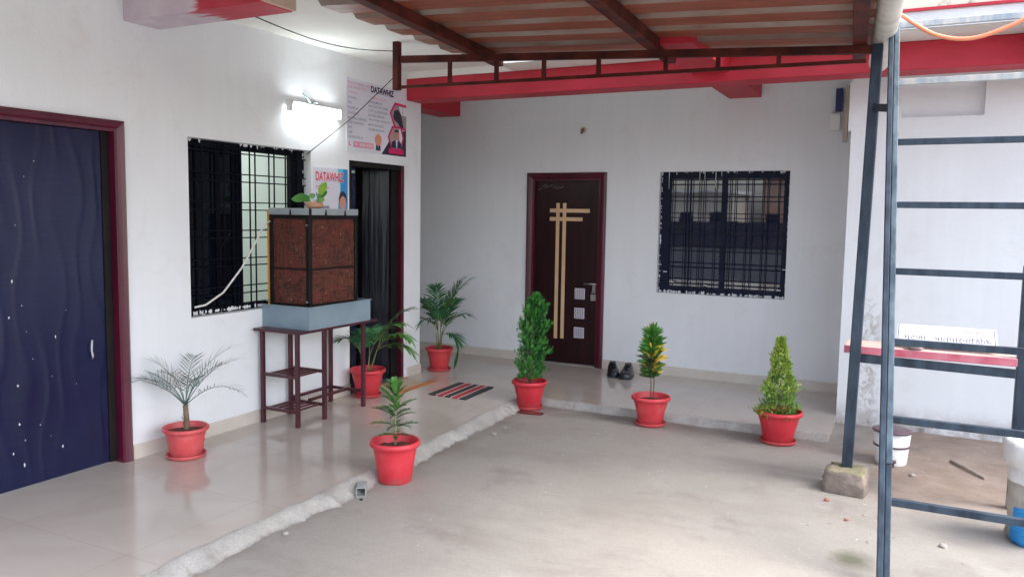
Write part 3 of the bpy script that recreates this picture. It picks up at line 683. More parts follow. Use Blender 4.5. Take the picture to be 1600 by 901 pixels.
door3 = thing('door', '', 'x'); del door3['category']; door3['label'] = 'dark mahogany front door with pale inlaid strips and three silver lattice squares'; door3.parent = house
PB = lambda u, v, d: (u, YB - d, v)
bm = B(); moulded_frame(bm, -3.822, -2.91, 2.055, .085, PB); bmesh.ops.remove_doubles(bm, verts=bm.verts, dist=1e-5); obj('door_frame', bm, [MAROON], door3)
YD = YB + .035
bm = B(); box(bm, -3.736, -2.996, YD, YD + .035, .014, 1.969); obj('door_leaf', bm, MAHOG, door3, bevel=.003)
PD = lambda u, v: (u, YD - .0015, v)
bm = B()
def strip(bm, u0, u1, v0, v1, y): box(bm, u0, u1, y - .003, y - .0003, v0, v1)
strip(bm, -3.492, -3.452, .27, 1.735, YD); strip(bm, -3.415, -3.375, .275, 1.735, YD)
strip(bm, -3.565, -3.105, 1.635, 1.675, YD - .0031); strip(bm, -3.565, -3.185, 1.545, 1.585, YD - .0031)
obj('inlay_strip', bm, STRIPW, door3)
for v0 in (.715, .505, .295):
    bm = B(); u0 = -3.255; box(bm, u0, u0 + .115, YD - .004, YD - .0003, v0, v0 + .115, 0)
    for i in range(5):
        for j in range(5):
            a0 = u0 + .008 + i * .0205; b0 = v0 + .008 + j * .0205
            quad(bm, [(a0, YD - .0048, b0), (a0 + .012, YD - .0048, b0), (a0 + .012, YD - .0048, b0 + .012), (a0, YD - .0048, b0 + .012)], 1)
    obj('lattice_square', bm, [LATT, mat('lattice hole', (.05, .03, .06))], door3, recalc=False)
bm = B(); tube(bm, [(-3.15, YD - .022, .885), (-2.99, YD - .022, .885)], .011, 10)
for xx in (-3.13, -3.02): tube(bm, [(xx, YD - .022, .885), (xx, YD - .0005, .885)], .008, 8)
box(bm, -3.055, -3.02, YD - .006, YD - .0005, .79, .872)
obj('handle', bm, CHROME, door3)
bm = B(); box(bm, -3.06, -3.005, YD - .04, YD - .008, .71, .775); tube(bm, [(-3.05, YD - .024, .776), (-3.048, YD - .024, .81), (-3.032, YD - .024, .822), (-3.017, YD - .024, .81), (-3.015, YD - .024, .776)], .005, 6)
obj('padlock', bm, CHROME, door3, bevel=.006)
bm = B(); box(bm, -3.80, -2.935, YB - .004, YB + .08, .0005, .013); obj('threshold', bm, mat('steel door sill', (.35, .33, .32), rough=.35, metal=.6), door3)
# crumpled clear film left on the top of the door
bm = B(); rnd = random.Random(4)
for i in range(7):
    u = -3.71 + i * .04 + rnd.uniform(-.01, .01); v = 1.93 - abs(i - 3) * .012 + rnd.uniform(-.02, .02)
    flat(bm, [(u, v), (u + .05, v + .018), (u + .06, v + .012), (u + .012, v - .008)], lambda a, b: (a, YD - .002 - .002 * rnd.random(), b))
obj('protective_film', bm, mat('crumpled clear film', (.12, .10, .10), rough=.12), door3, recalc=False)

# ================================================================== CANOPY (steel truss roof over the yard)
can = thing('canopy', 'rust stained corrugated sheet canopy on dark red steel purlins over the yard', 'canopy', (-.30, 5.3, GZ))
def CL(bm): bmesh.ops.translate(bm, verts=bm.verts, vec=(.30, -5.3, -GZ)); return bm
zs = lambda x: 2.862 - (x + 3.0) * .0534
bm = B(); prof = []; yv = 1.25
while yv < 5.85:
    prof += [(yv, 0), (yv + .195, 0), (yv + .225, .026), (yv + .32, .026)]; yv += .35
prof = [q for q in prof if q[0] < 5.86]
rows = []
xs = [-3.42, -3.3, -2.6, -1.9, -1.2, -.6, -.22]
for x in xs:
    rows.append([bm.verts.new((x, q[0], zs(x) + q[1])) for q in prof])
for a, b in zip(rows, rows[1:]):
    for k in range(len(prof) - 1):
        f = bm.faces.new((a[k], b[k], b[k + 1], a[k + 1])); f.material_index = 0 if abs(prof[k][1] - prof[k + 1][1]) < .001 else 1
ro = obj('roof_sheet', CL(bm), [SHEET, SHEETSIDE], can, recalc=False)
so = ro.modifiers.new('thick', 'SOLIDIFY'); so.thickness = .003; so.offset = 1
for x, sk in ((-3.03, -.10), (-1.645, -.055), (-.375, -.07)):
    bm = B(); zb = zs(x) - .002
    prism(bm, [(x - .04 + sk * (1.3 - 5.3), 1.3), (x + .04 + sk * (1.3 - 5.3), 1.3), (x + .04 + sk * .5, 5.8), (x - .04 + sk * .5, 5.8)], zb - .079, zb - .003); obj('purlin', CL(bm), RUSTB, can, bevel=.004)
bm = B()
ch = lambda x: 2.765 - (x + 3.0) * .0534
bar(bm, (-3.68, 5.3, 2.795), (-.30, 5.3, ch(-.30) - .01), .04, .05); bar(bm, (-3.70, 5.3, 2.583), (-.335, 5.3, 2.548), .022, .022)
for x in (-3.237, -2.836, -2.452, -2.036, -1.56, -1.215, -.838): bar(bm, (x, 5.3, 2.58 - (x + 3.7) * .0104), (x, 5.3, ch(x) - .02), .026)
obj('truss', CL(bm), RUSTB, can)
bm = B(); bar(bm, (-3.722, 5.3, 2.562), (-3.722, 5.3, 2.955), .05); box(bm, -3.765, -3.675, 5.265, 5.335, 2.955, 2.962); obj('truss_post', CL(bm), RUSTB, can)
bm = B(); bar(bm, (-.318, 5.3, .06), (-.276, 5.3, 2.64), .062); obj('post', CL(bm), STEELB, can, bevel=.006, label='blue grey steel post')
bm = B(); bar(bm, (-.270, 5.27, 2.268), (-.168, 5.075, 2.235), .03, .045); obj('tie_bar', CL(bm), STEELB, can)
bm = B()
n = 14; rows = []
for yy in [1.3 + i * .55 for i in range(10)] + [6.3]:
    zc = 2.745 - (yy) * .006; row = []
    for k in range(n + 1):
        t = PI + PI * k / n; row.append(bm.verts.new((-.235 - .074 * (yy - 5.2) + .062 * math.cos(t), yy, zc + .062 * math.sin(t))))
    rows.append(row)
for a, b in zip(rows, rows[1:]):
    for k in range(n): f = bm.faces.new((a[k], a[k + 1], b[k + 1], b[k])); f.smooth = True
bm.faces.new(rows[-1])
g = obj('gutter', CL(bm), PVC, can); so = g.modifiers.new('thick', 'SOLIDIFY'); so.thickness = .004

# stone block carrying the post
bm = B(); rnd = random.Random(21)
bmesh.ops.create_cube(bm, size=1); bmesh.ops.subdivide_edges(bm, edges=bm.edges, cuts=5, use_grid_fill=True)
for v in bm.verts:
    c = v.co; r = Vector((c.x, c.y, 0)); m_ = max(abs(c.x), abs(c.y))
    k = 1 - .12 * max(0, (abs(c.x) + abs(c.y) - .62)); c.x *= k; c.y *= k
    if c.z > .3: c.x *= .93; c.y *= .93
    c.x += rnd.uniform(-.025, .025); c.y += rnd.uniform(-.025, .025); c.z += rnd.uniform(-.03, .03)
for f in bm.faces: f.smooth = True; f.material_index = 1 if f.normal.z > .7 else 0
bmesh.ops.scale(bm, verts=bm.verts, vec=(.245, .235, .15)); bmesh.ops.rotate(bm, verts=bm.verts, cent=(0, 0, 0), matrix=Matrix.Rotation(-.12, 3, 'Z'))
tag(obj('concrete_block', bm, [CONC, MOSS], loc=(-.315, 5.245, GZ + .060)), 'rough mossy concrete block under the foot of the steel post', 'concrete block')

# ================================================================== LADDER
lad = thing('ladder', 'blue grey welded steel ladder leaning in the right foreground', 'ladder', (0, 3.866, GZ))
LP = lambda x, z, e=0: Vector((x - .029 - .0495 * z, 3.90 + .5 * z - 3.866 - e * .9, z - GZ + e * .45))
for x0 in (0, .83):
    bm = B(); bar(bm, LP(x0 - .0435, GZ), LP(x0 - .0435, 3.6), .027, .042); obj('rail', bm, STEELB, lad, bevel=.004)
    bm = B(); bar(bm, LP(x0 - .0145, .45, -.004), LP(x0 - .0145, 3.6, -.004), .029, .05); obj('rail', bm, STEELM, lad, bevel=.004)
    bm = B(); bar(bm, LP(x0 - .0150, GZ), LP(x0 - .0150, .448), .026, .036); obj('rail', bm, STEELB, lad, bevel=.004)
for z in (.297, .647, 1.0, 1.343, 1.686, 2.03, 2.379, 2.73, 3.08):
    bm = B(); bar(bm, LP(.0002, z), LP(.7725, z), .03, .034); obj('rung', bm, STEELB if z < 2.2 else STEELP, lad, bevel=.003)

# ================================================================== WORK SHELF between posts
shelf = thing('work_shelf', 'pink topped plank shelf on steel angle beside the steel post', 'shelf', (.55, 5.42, GZ))
def SL(bm): bmesh.ops.translate(bm, verts=bm.verts, vec=(-.55, -5.42, -GZ)); return bm
bm = B(); box(bm, -.375, .545, 5.338, 5.62, .780, .828, 0)
for f in bm.faces: f.material_index = 1 if f.calc_center_median().y < 5.34 or f.calc_center_median().x < -.37 else 0
obj('plank', SL(bm), [PINKP, PINKE], shelf, bevel=.004)
bm = B(); bar(bm, (-.285, 5.352, .752), (.54, 5.352, .738), .03, .05); obj('angle_rail', SL(bm), STEELB, shelf)
bm = B(); bar(bm, (.575, 5.375, GZ), (.575, 5.375, 1.36), .062); obj('post', SL(bm), STEELB, shelf, bevel=.006)
# sign board lying tilted on the shelf against nothing but its own batten
sb = thing('sign_board', 'white hand lettered board lying on the pink shelf plank', 'sign board', (.19, 5.5, .829))
bm = B(); tilt = math.radians(24)
def SP(u, v, e=0): # board local: u along x, v up the slope
    return (u, -.085 + v * math.cos(tilt) - e * math.sin(tilt), .014 + v * math.sin(tilt) + e * math.cos(tilt))
for e0, e1 in ((0, .012),):
    pts8 = [SP(u, v, e) for e in (e0, e1) for v in (0, .24) for u in (-.275, .265)]
    vv = [bm.verts.new(q) for q in pts8]
    for q in ((0, 2, 3, 1), (4, 5, 7, 6), (0, 1, 5, 4), (2, 6, 7, 3), (0, 4, 6, 2), (1, 3, 7, 5)): bm.faces.new([vv[i] for i in q])
obj('board', bm, BOARDW, sb)
bm = B(); PP = lambda u, v: SP(u, v, .0126)
fit_text(bm, 'मुटजा  आत्यार्वािडिक', -.235, .235, .045, .125, PP, 0)
fit_text(bm, 'शिक्षण सेवा संस्था', -.08, .06, .165, .195, PP, 1)
fit_text(bm, 'महाराष्ट्र', .09, .20, .160, .195, PP, 2)
flat(bm, [(-.27, .005), (-.266, .005), (-.266, .235), (-.27, .235)], PP, 0); flat(bm, [(-.258, .005), (-.256, .005), (-.256, .235), (-.258, .235)], PP, 2)
flat(bm, [(.250, .005), (.254, .005), (.254, .235), (.250, .235)], PP, 0)
obj('lettering', bm, [INKB, INKG, INKR], sb, recalc=False)
bm = B(); box(bm, -.26, -.24, .05, .09, 0, .068); box(bm, .22, .24, .05, .09, 0, .068); obj('batten', bm, TWIG, sb)
bm = B(); lathe(bm, [(.0, .004), (.035, .004), (.052, .02), (.055, .022), (.05, .017), (.034, .0), (.0, .0)], 24)
tag(obj('dish', bm, CHROME, loc=(.02, 5.375, .829)), 'small steel dish on the pink shelf in front of the board', 'dish')

# ================================================================== hose, bin, grow bag, odds and ends
bm = B(); key = [(-.30, 2.82), (-.162, 2.737), (-.08, 2.674), (.017, 2.611), (.125, 2.579), (.23, 2.58), (.344, 2.616), (.427, 2.654), (.56, 2.74), (.70, 2.85)]
pts = []
for i in range(len(key) - 1):
    a, b, c, d = (Vector((key[max(0, min(len(key) - 1, i + o))][0], 5.0, key[max(0, min(len(key) - 1, i + o))][1])) for o in (-1, 0, 1, 2))
    for k in range(4):
        t = k / 4; pts.append(.5 * ((2 * b) + (c - a) * t + (2 * a - 5 * b + 4 * c - d) * t * t + (3 * b - a - 3 * c + d) * t ** 3))
tube(bm, pts, .011, 10)
tag(obj('conduit_pipe', bm, HOSE), 'salmon orange flexible pipe sagging from the ladder top', 'pipe')

bn = thing('dustbin', 'white pedal dustbin with dark rim behind the ladder', 'dustbin', (-.085, 6.0, GZ))
bm = B(); lathe(bm, [(.0, .0), (.095, .0), (.10, .01), (.118, .225), (.112, .225), (.0, .22)], 36); obj('bin_body', bm, WHITEP, bn)
bm = B(); lathe(bm, [(.117, .225), (.126, .225), (.127, .236), (.11, .240), (.0, .243), (.0, .222)], 36); obj('lid', bm, DARKPL, bn)
bm = B(); lathe(bm, [(.110, .125), (.117, .125), (.118, .138), (.111, .138), (.110, .125)], 36); obj('band', bm, DARKPL, bn)
bm = B(); box(bm, -.035, .035, -.135, -.09, .035, .05); box(bm, -.025, .025, -.105, -.085, 0, .034); obj('pedal', bm, DARKPL, bn, bevel=.003)

bag = thing('grow_bag', 'blue and white plastic grow bag with a green seedling at the right edge', 'grow bag', (.63, 4.86, GZ))
rnd = random.Random(9)
def wob(p, a, z): 
    k = 1 + .05 * math.sin(5 * a + z * 14) + .03 * math.sin(11 * a - z * 20); return Vector((p.x * k, p.y * k, p.z))
bm = B(); rings = lathe(bm, [(.0, .0), (.12, .0), (.135, .03), (.13, .10), (.137, .20), (.132, .32), (.135, .42), (.145, .50)], 40, fn=wob)
for f in bm.faces:
    c = f.calc_center_median(); a = math.atan2(c.y, c.x); blue = math.cos(a + 1.05) > -.05 and c.z < min(.42, .12 + .28 * (a + 2.62)); f.material_index = 1 if blue else (0 if c.z > .36 else 2)
obj('bag', bm, [BAGW, BAGB, BAGG], bag)
bm = B(); lathe(bm, [(.142, .40), (.165, .44), (.172, .52), (.158, .545), (.140, .535), (.132, .45)], 40, fn=wob); obj('rolled_rim', bm, BAGW, bag)
bm = B(); lathe(bm, [(.0, .475), (.10, .47), (.137, .462)], 30, fn=wob); obj('soil', bm, SOIL, bag)

def blade(bm, p, d, up, L, Wd, droop=.0, mi=0, segs=3, shape=None):
    """narrow leaf: strip with a tapering outline, bending down along its length"""
    p = Vector(p); d = Vector(d).normalized(); s = d.cross(up)
    if s.length < 1e-4: s = d.cross(Vector((1, 0, .3)))
    s.normalize(); prev = None; pos = p.copy(); dd = d.copy()
    for i in range(segs + 1):
        t = i / segs; w = Wd * (shape(t) if shape else (math.sin(PI * min(1, .12 + .88 * t)) ** .8 if t < 1 else 0))
        if i == segs:
            cur = [bm.verts.new(pos)]
        else:
            cur = [bm.verts.new(pos - s * w / 2), bm.verts.new(pos + s * w / 2)]
        if prev:
            f = bm.faces.new((prev[0], prev[1], cur[1], cur[0]) if len(cur) == 2 else (prev[0], prev[1], cur[0])); f.material_index = mi; f.smooth = True
        prev = cur; dd = (dd + Vector((0, 0, -droop / segs))).normalized(); pos = pos + dd * (L / segs)

def frond(bm, base, az, el, L, droop, n=14, ll=.12, lw=.008, ang=.9, start=.25, mi=0, smi=1, ldroop=.3, vee=.35, r=.004, jitter=.15, rnd=random, tipk=.35):
    p = Vector(base); pts = [p.copy()]; e = el; N = 22; step = L / N; dirs = []
    for i in range(N):
        d = Vector((math.cos(az) * math.cos(e), math.sin(az) * math.cos(e), math.sin(e))); dirs.append(d); p = p + d * step; pts.append(p.copy()); e -= droop / N * (.4 + 1.2 * i / N)
    tube(bm, pts[::2] + ([pts[-1]] if N % 2 else []), r, 5, smi, taper=r * .25)
    side = Vector((-math.sin(az), math.cos(az), 0))
    for i in range(n):
        t = start + (1 - start) * (i + .5) / n; k = min(N - 1, int(t * N)); q = pts[k].lerp(pts[k + 1], t * N - k); d = dirs[k]; up = side.cross(d) * -1
        if up.z < 0: up = -up
        tt = (t - start) / (1 - start); l_ = ll * (math.sin(PI * (.18 + .72 * tt)) ** .7) * rnd.uniform(1 - jitter, 1 + jitter)
        for s in (-1, 1):
            a = ang * (1 - tipk * tt) * rnd.uniform(1 - jitter, 1 + jitter)
            ld = d * math.cos(a) + side * (s * math.sin(a)) + up * (vee * rnd.uniform(.6, 1.3))
            blade(bm, q, ld, up, l_, lw, ldroop * rnd.uniform(.6, 1.4), mi)
    blade(bm, pts[-1], dirs[-1], side.cross(dirs[-1]), ll * .7, lw, ldroop, mi)

bm = B(); r_ = random.Random(31)
for i in range(6): blade(bm, (r_.uniform(-.02, .02), -.02 + r_.uniform(-.02, .02), .47), (r_.uniform(-.5, .3), r_.uniform(-.3, .3), 1), Vector((0, 1, 0)), r_.uniform(.14, .24), .012, .9, 0)
obj('seedling', bm, mat('bright green shoot', (.12, .46, .10), (.18, .55, .14), scale=9), bag)

bm = B(); tube(bm, [(.285, 6.22, GZ + .012), (.37, 6.08, GZ + .016), (.475, 5.90, GZ + .012)], .011, 7)
tag(obj('stick', bm, TWIG), 'thin grey stick lying on the bare soil', 'stick')
bm = B(); L_, w_, t_ = .13, .055, .003
for a in ((-w_ / 2, w_ / 2, 0, t_), (-w_ / 2, w_ / 2, w_ - t_, w_), (-w_ / 2, -w_ / 2 + t_, t_ + .0001, w_ - t_ - .0001), (w_ / 2 - t_, w_ / 2, t_ + .0001, w_ - t_ - .0001)): box(bm, a[0], a[1], -L_ / 2, L_ / 2, a[2], a[3])
o = tag(obj('metal_offcut', bm, GALV, loc=(-2.865, 3.73, GZ + .001)), 'short hollow square steel offcut lying by the mortar step', 'metal offcut'); o.rotation_euler = (0, 0, math.radians(34))

rnd = random.Random(77)
def pebble(x, y, r, m_, label, z=GZ, flatk=.6):
    bm = B(); bmesh.ops.create_icosphere(bm, subdivisions=2, radius=r)
    for v in bm.verts: v.co *= rnd.uniform(.75, 1.2); v.co.z *= flatk
    for f in bm.faces: f.smooth = True
    o = obj('stone', bm, m_, loc=(x, y, z + r * flatk * .6)); o.rotation_euler = (0, 0, rnd.random() * 6); return tag(o, label, 'stone', 'crumbs of rubble lying on the yard')
for x, y, r, m_, lb in ((-.40, 4.98, .016, BRICKC, 'reddish crumb in front of the concrete block'), (-.27, 4.70, .013, BRICKC, 'small reddish crumb farther in front of the concrete block'), (-.10, 4.83, .020, BRICKC, 'brick crumb just left of the ladder rail'), (-2.80, 3.64, .010, CABLEB, 'tiny black pebble beside the steel offcut'), (-2.79, 5.25, .022, MORTAR, 'white mortar crumb fallen off the step near the striped mat'), (-2.80, 5.45, .014, MORTAR, 'smaller white mortar crumb beside the step below the striped mat'), (.05, 5.75, .020, DEBR, 'pale crumb in front of the white bin'), (.20, 4.55, .02, DEBR, 'grey flake right of the ladder foot'), (-2.83, 3.05, .018, MORTAR, 'round mortar lump on the near step edge')):
    pebble(x, y, r, m_, lb)
# fine grit and dry litter on the open side
bm = B(); rnd = random.Random(5)
for i in range(500):
    x = rnd.uniform(-.6, 1.1) if rnd.random() < .6 else rnd.uniform(-2.8, .2); y = rnd.uniform(3.2, 6.9); s = rnd.uniform(.0015, .0045); a = rnd.random() * PI; ln = s * rnd.choice((1, 1, 1.4, 4))
    if x < -.5 and y > 6.1: continue
    d = Vector((math.cos(a), math.sin(a), 0)); e = Vector((-d.y, d.x, 0)); c = Vector((x, y, GZ + .002))
    t = c + Vector((0, 0, s * .8)); vs = [bm.verts.new(c + d * ln + e * 0), bm.verts.new(c + e * s), bm.verts.new(c - d * ln), bm.verts.new(c - e * s)]; tp = bm.verts.new(t)
    mi = rnd.choice((0, 0, 1, 2))
    for k in range(4): bm.faces.new((vs[k], vs[(k + 1) % 4], tp)).material_index = mi
obj('grit', bm, [DEBR, TWIG, mat('white grit', (.6, .58, .55))], kind='stuff')

# ================================================================== POTTED PLANTS
GRP = 'red plastic pots with plants'
def make_pot(t, D, Hh, m_, saucer=True, sauce_r=.118, soil_z=-.045, base_k=.62, inner=True, tilt=0):
    z0 = .012 if saucer else 0; r = D / 2; rb = r * base_k
    prof = [(.0, z0), (rb - .006, z0), (rb, z0 + .006), (rb + (r * .84 - rb) * .5, z0 + Hh * .45), (r * .84, z0 + Hh * .74), (r * .85, z0 + Hh * .80), (r * .875, z0 + Hh * .815), (r * .88, z0 + Hh * .835), (r * .93, z0 + Hh * .85), (r * .985, z0 + Hh * .875), (r, z0 + Hh * .92), (r * .985, z0 + Hh * .97), (r * .94, z0 + Hh), (r * .90, z0 + Hh * .985), (r * .885, z0 + Hh * .95), (r * .84, z0 + Hh * .74), (r * .80, z0 + Hh * .70)]
    bm = B(); lathe(bm, prof, 56); obj('pot', bm, m_, t)
    if saucer:
        bm = B(); s = sauce_r; lathe(bm, [(.0, .0), (s * .9, .0), (s, .006), (s * 1.04, .024), (s * 1.02, .027), (s * .97, .024), (s * .93, .010), (.0, .009)], 48); obj('saucer', bm, m_, t)
    rnd_ = random.Random(int(D * 1000) + int(Hh * 1000))
    bm = B(); zz = z0 + Hh + soil_z
    lathe(bm, [(.001, zz + .014), (r * .3, zz + .012), (r * .55, zz + .006), (r * .852, zz - .004)], 30, fn=lambda p, a, z: p + Vector((0, 0, rnd_.uniform(-.005, .005)))); obj('soil', bm, SOIL, t)
    return zz

# 1 young date palm by the big blue door
t = thing('potted_plant', 'spiky blue green date palm in a faded red pot by the big blue door', 'potted plant', (-4.185, 3.60, 0), GRP)
z = make_pot(t, .292, .19, POTFADE, True, .122, soil_z=-.035, base_k=.70)
rnd = random.Random(101)
bm = B(); tube(bm, [(.005, 0, z - .01), (.012, .0, z + .05), (.0, .005, z + .12), (-.005, .005, z + .17)], .020, 9, taper=.016)
for i in range(14): blade(bm, (rnd.uniform(-.015, .015), rnd.uniform(-.015, .015), z + rnd.uniform(.03, .17)), (rnd.uniform(-1, 1), rnd.uniform(-1, 1), .9), Vector((0, 0, 1)), rnd.uniform(.03, .07), .006, .4)
obj('stem', bm, STEM, t)
bm = B()
# right-vector of the photograph is roughly +x/-? so spread the fronds mainly along the wall and towards the yard
for az, el, L, dr, mi in ((.35, 1.05, .50, .9, 0), (.15, .75, .46, 1.2, 0), (.75, 1.25, .48, .9, 0), (1.4, 1.15, .38, 1.2, 0), (2.2, 1.2, .42, 1.2, 0), (3.4, 1.05, .42, 1.5, 0), (3.8, .95, .44, 1.4, 0), (4.3, 1.1, .40, 1.5, 0), (3.55, .80, .44, 1.3, 0), (5.2, 1.2, .40, 1.2, 1), (5.8, 1.1, .40, 1.3, 0), (3.9, 1.35, .36, .9, 0)):
    frond(bm, (-.004, .005, z + .165), az, el, L, dr, n=13, ll=.125, lw=.005, ang=.85, start=.28, mi=mi, smi=2, ldroop=.25, vee=.30, r=.0035, rnd=rnd)
obj('foliage', bm, [L_BLUE, L_DRY, L_BLUE], t, recalc=False)

# 2 norfolk pine in the big pot on the yard
t = thing('potted_plant', 'sparse tiered pine sapling in a big red pot beside the mortar step', 'potted plant', (-2.83, 4.02, GZ), GRP)
z = make_pot(t, .315, .262, POTRED, False, soil_z=-.05, base_k=.66)
rnd = random.Random(102)
bm = B(); tube(bm, [(.0, 0, z - .01), (.004, 0, z + .12), (-.004, .002, z + .24), (.0, 0, z + .37)], .007, 8, taper=.003); obj('stem', bm, mat('pale sapling stem', (.26, .22, .12), (.34, .29, .17), scale=20), t)
bm = B()
def spray(bm, base, az, el, L, dr, n, ll, mi, rnd):
    frond(bm, base, az, el, L, dr, n=n, ll=ll, lw=.0075, ang=.75, start=.12, mi=mi, smi=2, ldroop=.2, vee=.45, r=.0028, rnd=rnd, jitter=.35)
for zz, k, L, el, off in ((.085, 4, .10, .15, .3), (.135, 5, .155, .18, .9), (.19, 5, .15, .45, .2), (.235, 5, .145, .55, 1.1), (.28, 5, .13, .8, .5), (.32, 5, .11, 1.0, .1), (.36, 4, .075, 1.2, .8)):
    for i in range(k):
        az = off + 2 * PI * i / k + rnd.uniform(-.35, .35)
        mi = 1 if zz < .2 and rnd.random() < .7 else 0
        spray(bm, (0, 0, z + zz + rnd.uniform(-.01, .01)), az, el + rnd.uniform(-.15, .15), L * rnd.uniform(.8, 1.15), .5, 22, .030, mi, rnd)
obj('foliage', bm, [L_NOR, L_NOR2, L_NOR2], t, recalc=False)

# 3 and 4 areca palms
def areca(t, z, seed, specs, stems, lw=.013, ll=.19, nn=16):
    rnd = random.Random(seed); bm = B()
    for sx, sy, lx, ly, h in stems: tube(bm, [(sx, sy, z - .01), (sx + lx * .5, sy + ly * .5, z + h * .5), (sx + lx, sy + ly, z + h)], .008, 7, taper=.004)
    obj('stem', bm, STEMG, t)
    bm = B()
    for (si, az, el, L, dr, mi) in specs:
        sx, sy, lx, ly, h = stems[si]
        frond(bm, (sx + lx, sy + ly, z + h * .96), az, el, L, dr, n=nn, ll=ll, lw=lw, ang=.72, start=.22, mi=mi, smi=2, ldroop=.75, vee=.25, r=.004, rnd=rnd)
    obj('foliage', bm, [L_PALM, L_PALM2, STEMG], t, recalc=False)
    return bm
t = thing('potted_plant', 'areca palm in a red pot behind the maroon cooler stand', 'potted plant', (-4.235, 5.60, 0), GRP)
z = make_pot(t, .315, .235, POTRED, True, .115)
areca(t, z, 103, [(0, .2, 1.25, .46, 1.3, 1), (1, -.1, .95, .42, 1.6, 1), (1, .6, 1.3, .48, 1.1, 0), (0, 2.2, 1.2, .36, 1.4, 0), (2, 4.3, 1.25, .32, 1.5, 0), (2, 5.4, 1.25, .38, 1.3, 0), (1, .25, .55, .34, 1.5, 1)], [(0, 0, .02, .0, .16), (.012, .01, .07, .02, .22), (-.01, -.012, -.02, -.02, .14)], lw=.020, ll=.18)
bm = B(); r_ = random.Random(8)
for i in range(3): blade(bm, (.05 + i * .012, .03, z), (.5, .3 * i - .2, 1.2), Vector((0, 1, .2)), .13, .014, 2.2, 0, segs=5)
obj('dead_leaf', bm, mat('withered leaf', (.26, .13, .06), (.36, .2, .09), scale=12), t)
t = thing('potted_plant', 'tall areca palm in a red pot by the corner of the back wall', 'potted plant', (-4.33, 6.93, 0), GRP)
z = make_pot(t, .292, .225, POTRED2, True, .118)
areca(t, z, 104, [(0, .25, 1.28, .60, .7, 1), (0, .55, 1.4, .55, .6, 1), (2, .9, 1.42, .56, .5, 0), (1, 2.2, 1.4, .5, .8, 0), (1, 3.3, 1.3, .46, 1.2, 0), (1, 3.8, 1.38, .42, 1.2, 0), (2, .05, 1.15, .40, 1.3, 0), (2, 1.5, 1.3, .45, 1.0, 0), (0, 5.2, 1.2, .38, 1.6, 0), (1, 4.4, 1.0, .34, 2.0, 0), (1, 2.6, 1.3, .42, 1.2, 0), (2, 6.1, .5, .24, 1.9, 0)], [(0, 0, .015, .0, .26), (-.012, .008, -.02, .01, .22), (.012, -.01, .02, .01, .18), (.0, .02, .0, .03, .2), (-.02, -.012, -.01, -.01, .2)], lw=.018, ll=.19)
bm = B(); blade(bm, (.16, .06, .05), (.18, .0, 1), Vector((0, 1, 0)), .19, .03, -.2); blade(bm, (.15, .05, .02), (.1, .1, 1), Vector((0, 1, 0)), .13, .025, -.1); obj('low_leaf', bm, L_PALM, t)

# 5 dark columnar cypress, 7 golden cone: many little flattened sprays
def conifer(bm, z, H, radius, n, rnd, pick, lean=(0, 0), sl=.085, upk=1.2, low=.05, wl_=.0042, ruf=.7):
    from mathutils import noise as mn
    for i in range(n):
        t = rnd.random() ** .9; h = low + t * (H - low); az = rnd.uniform(0, 2 * PI)
        rr = radius(t) * (rnd.uniform(.25, 1.0) ** .6) * (1 + ruf * mn.noise(Vector((math.cos(az) * 1.6, math.sin(az) * 1.6, h * 13)))) * (1.25 if rnd.random() < .07 else 1)
        c = Vector((math.cos(az) * rr + lean[0] * t, math.sin(az) * rr + lean[1] * t, z + h))
        d = Vector((math.cos(az), math.sin(az), upk * rnd.uniform(.6, 1.4))).normalized()
        d = (d + Vector((rnd.uniform(-.4, .4), rnd.uniform(-.4, .4), rnd.uniform(-.2, .3)))).normalized()
        mi = pick(t, rr / max(radius(t), 1e-4), az)
        L = sl * rnd.uniform(.6, 1.2); up = Vector((rnd.uniform(-1, 1), rnd.uniform(-1, 1), rnd.uniform(-.3, 1))).normalized(); s = d.cross(up).normalized()
        blade(bm, c, d, up, L, .0045, .15, mi, segs=2)
        for k in range(6):
            q = c + d * (L * (.1 + .13 * k)); ll = L * (.50 - .045 * k) * rnd.uniform(.7, 1.2)
            for sg in (-1, 1):
                blade(bm, q, d * .8 + s * (sg * .8) + up * rnd.uniform(-.2, .3), up, ll, wl_, .1, mi, segs=2)
t = thing('potted_plant', 'dense dark green columnar cypress in a red pot before the brown door', 'potted plant', (-2.925, 6.15, GZ), GRP)
z = make_pot(t, .312, .235, POTRED3, True, .112)
for ch_ in t.children: pass
rnd = random.Random(105); bm = B(); tube(bm, [(0, 0, z - .01), (.01, 0, z + .3), (.02, 0, z + .66)], .012, 7, taper=.004)
for i in range(5): tube(bm, [(0, 0, z), (rnd.uniform(-.05, .05), rnd.uniform(-.05, .05), z + .16)], .004, 5, taper=.002)
obj('stem', bm, STEM, t)
bm = B(); rad = lambda q: (.045 + .078 * math.sin(PI * min(1, .12 + q * .88)) ** .7) * (1.0 if q < .85 else (1.0 - (q - .85) / .15 * .65)) + .012 * math.sin(q * 23)
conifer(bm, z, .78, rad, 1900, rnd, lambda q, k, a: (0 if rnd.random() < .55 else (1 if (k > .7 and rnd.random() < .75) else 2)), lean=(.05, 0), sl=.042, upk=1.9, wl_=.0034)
obj('foliage', bm, [L_CYP, L_CYP2, L_CYP3], t, recalc=False)

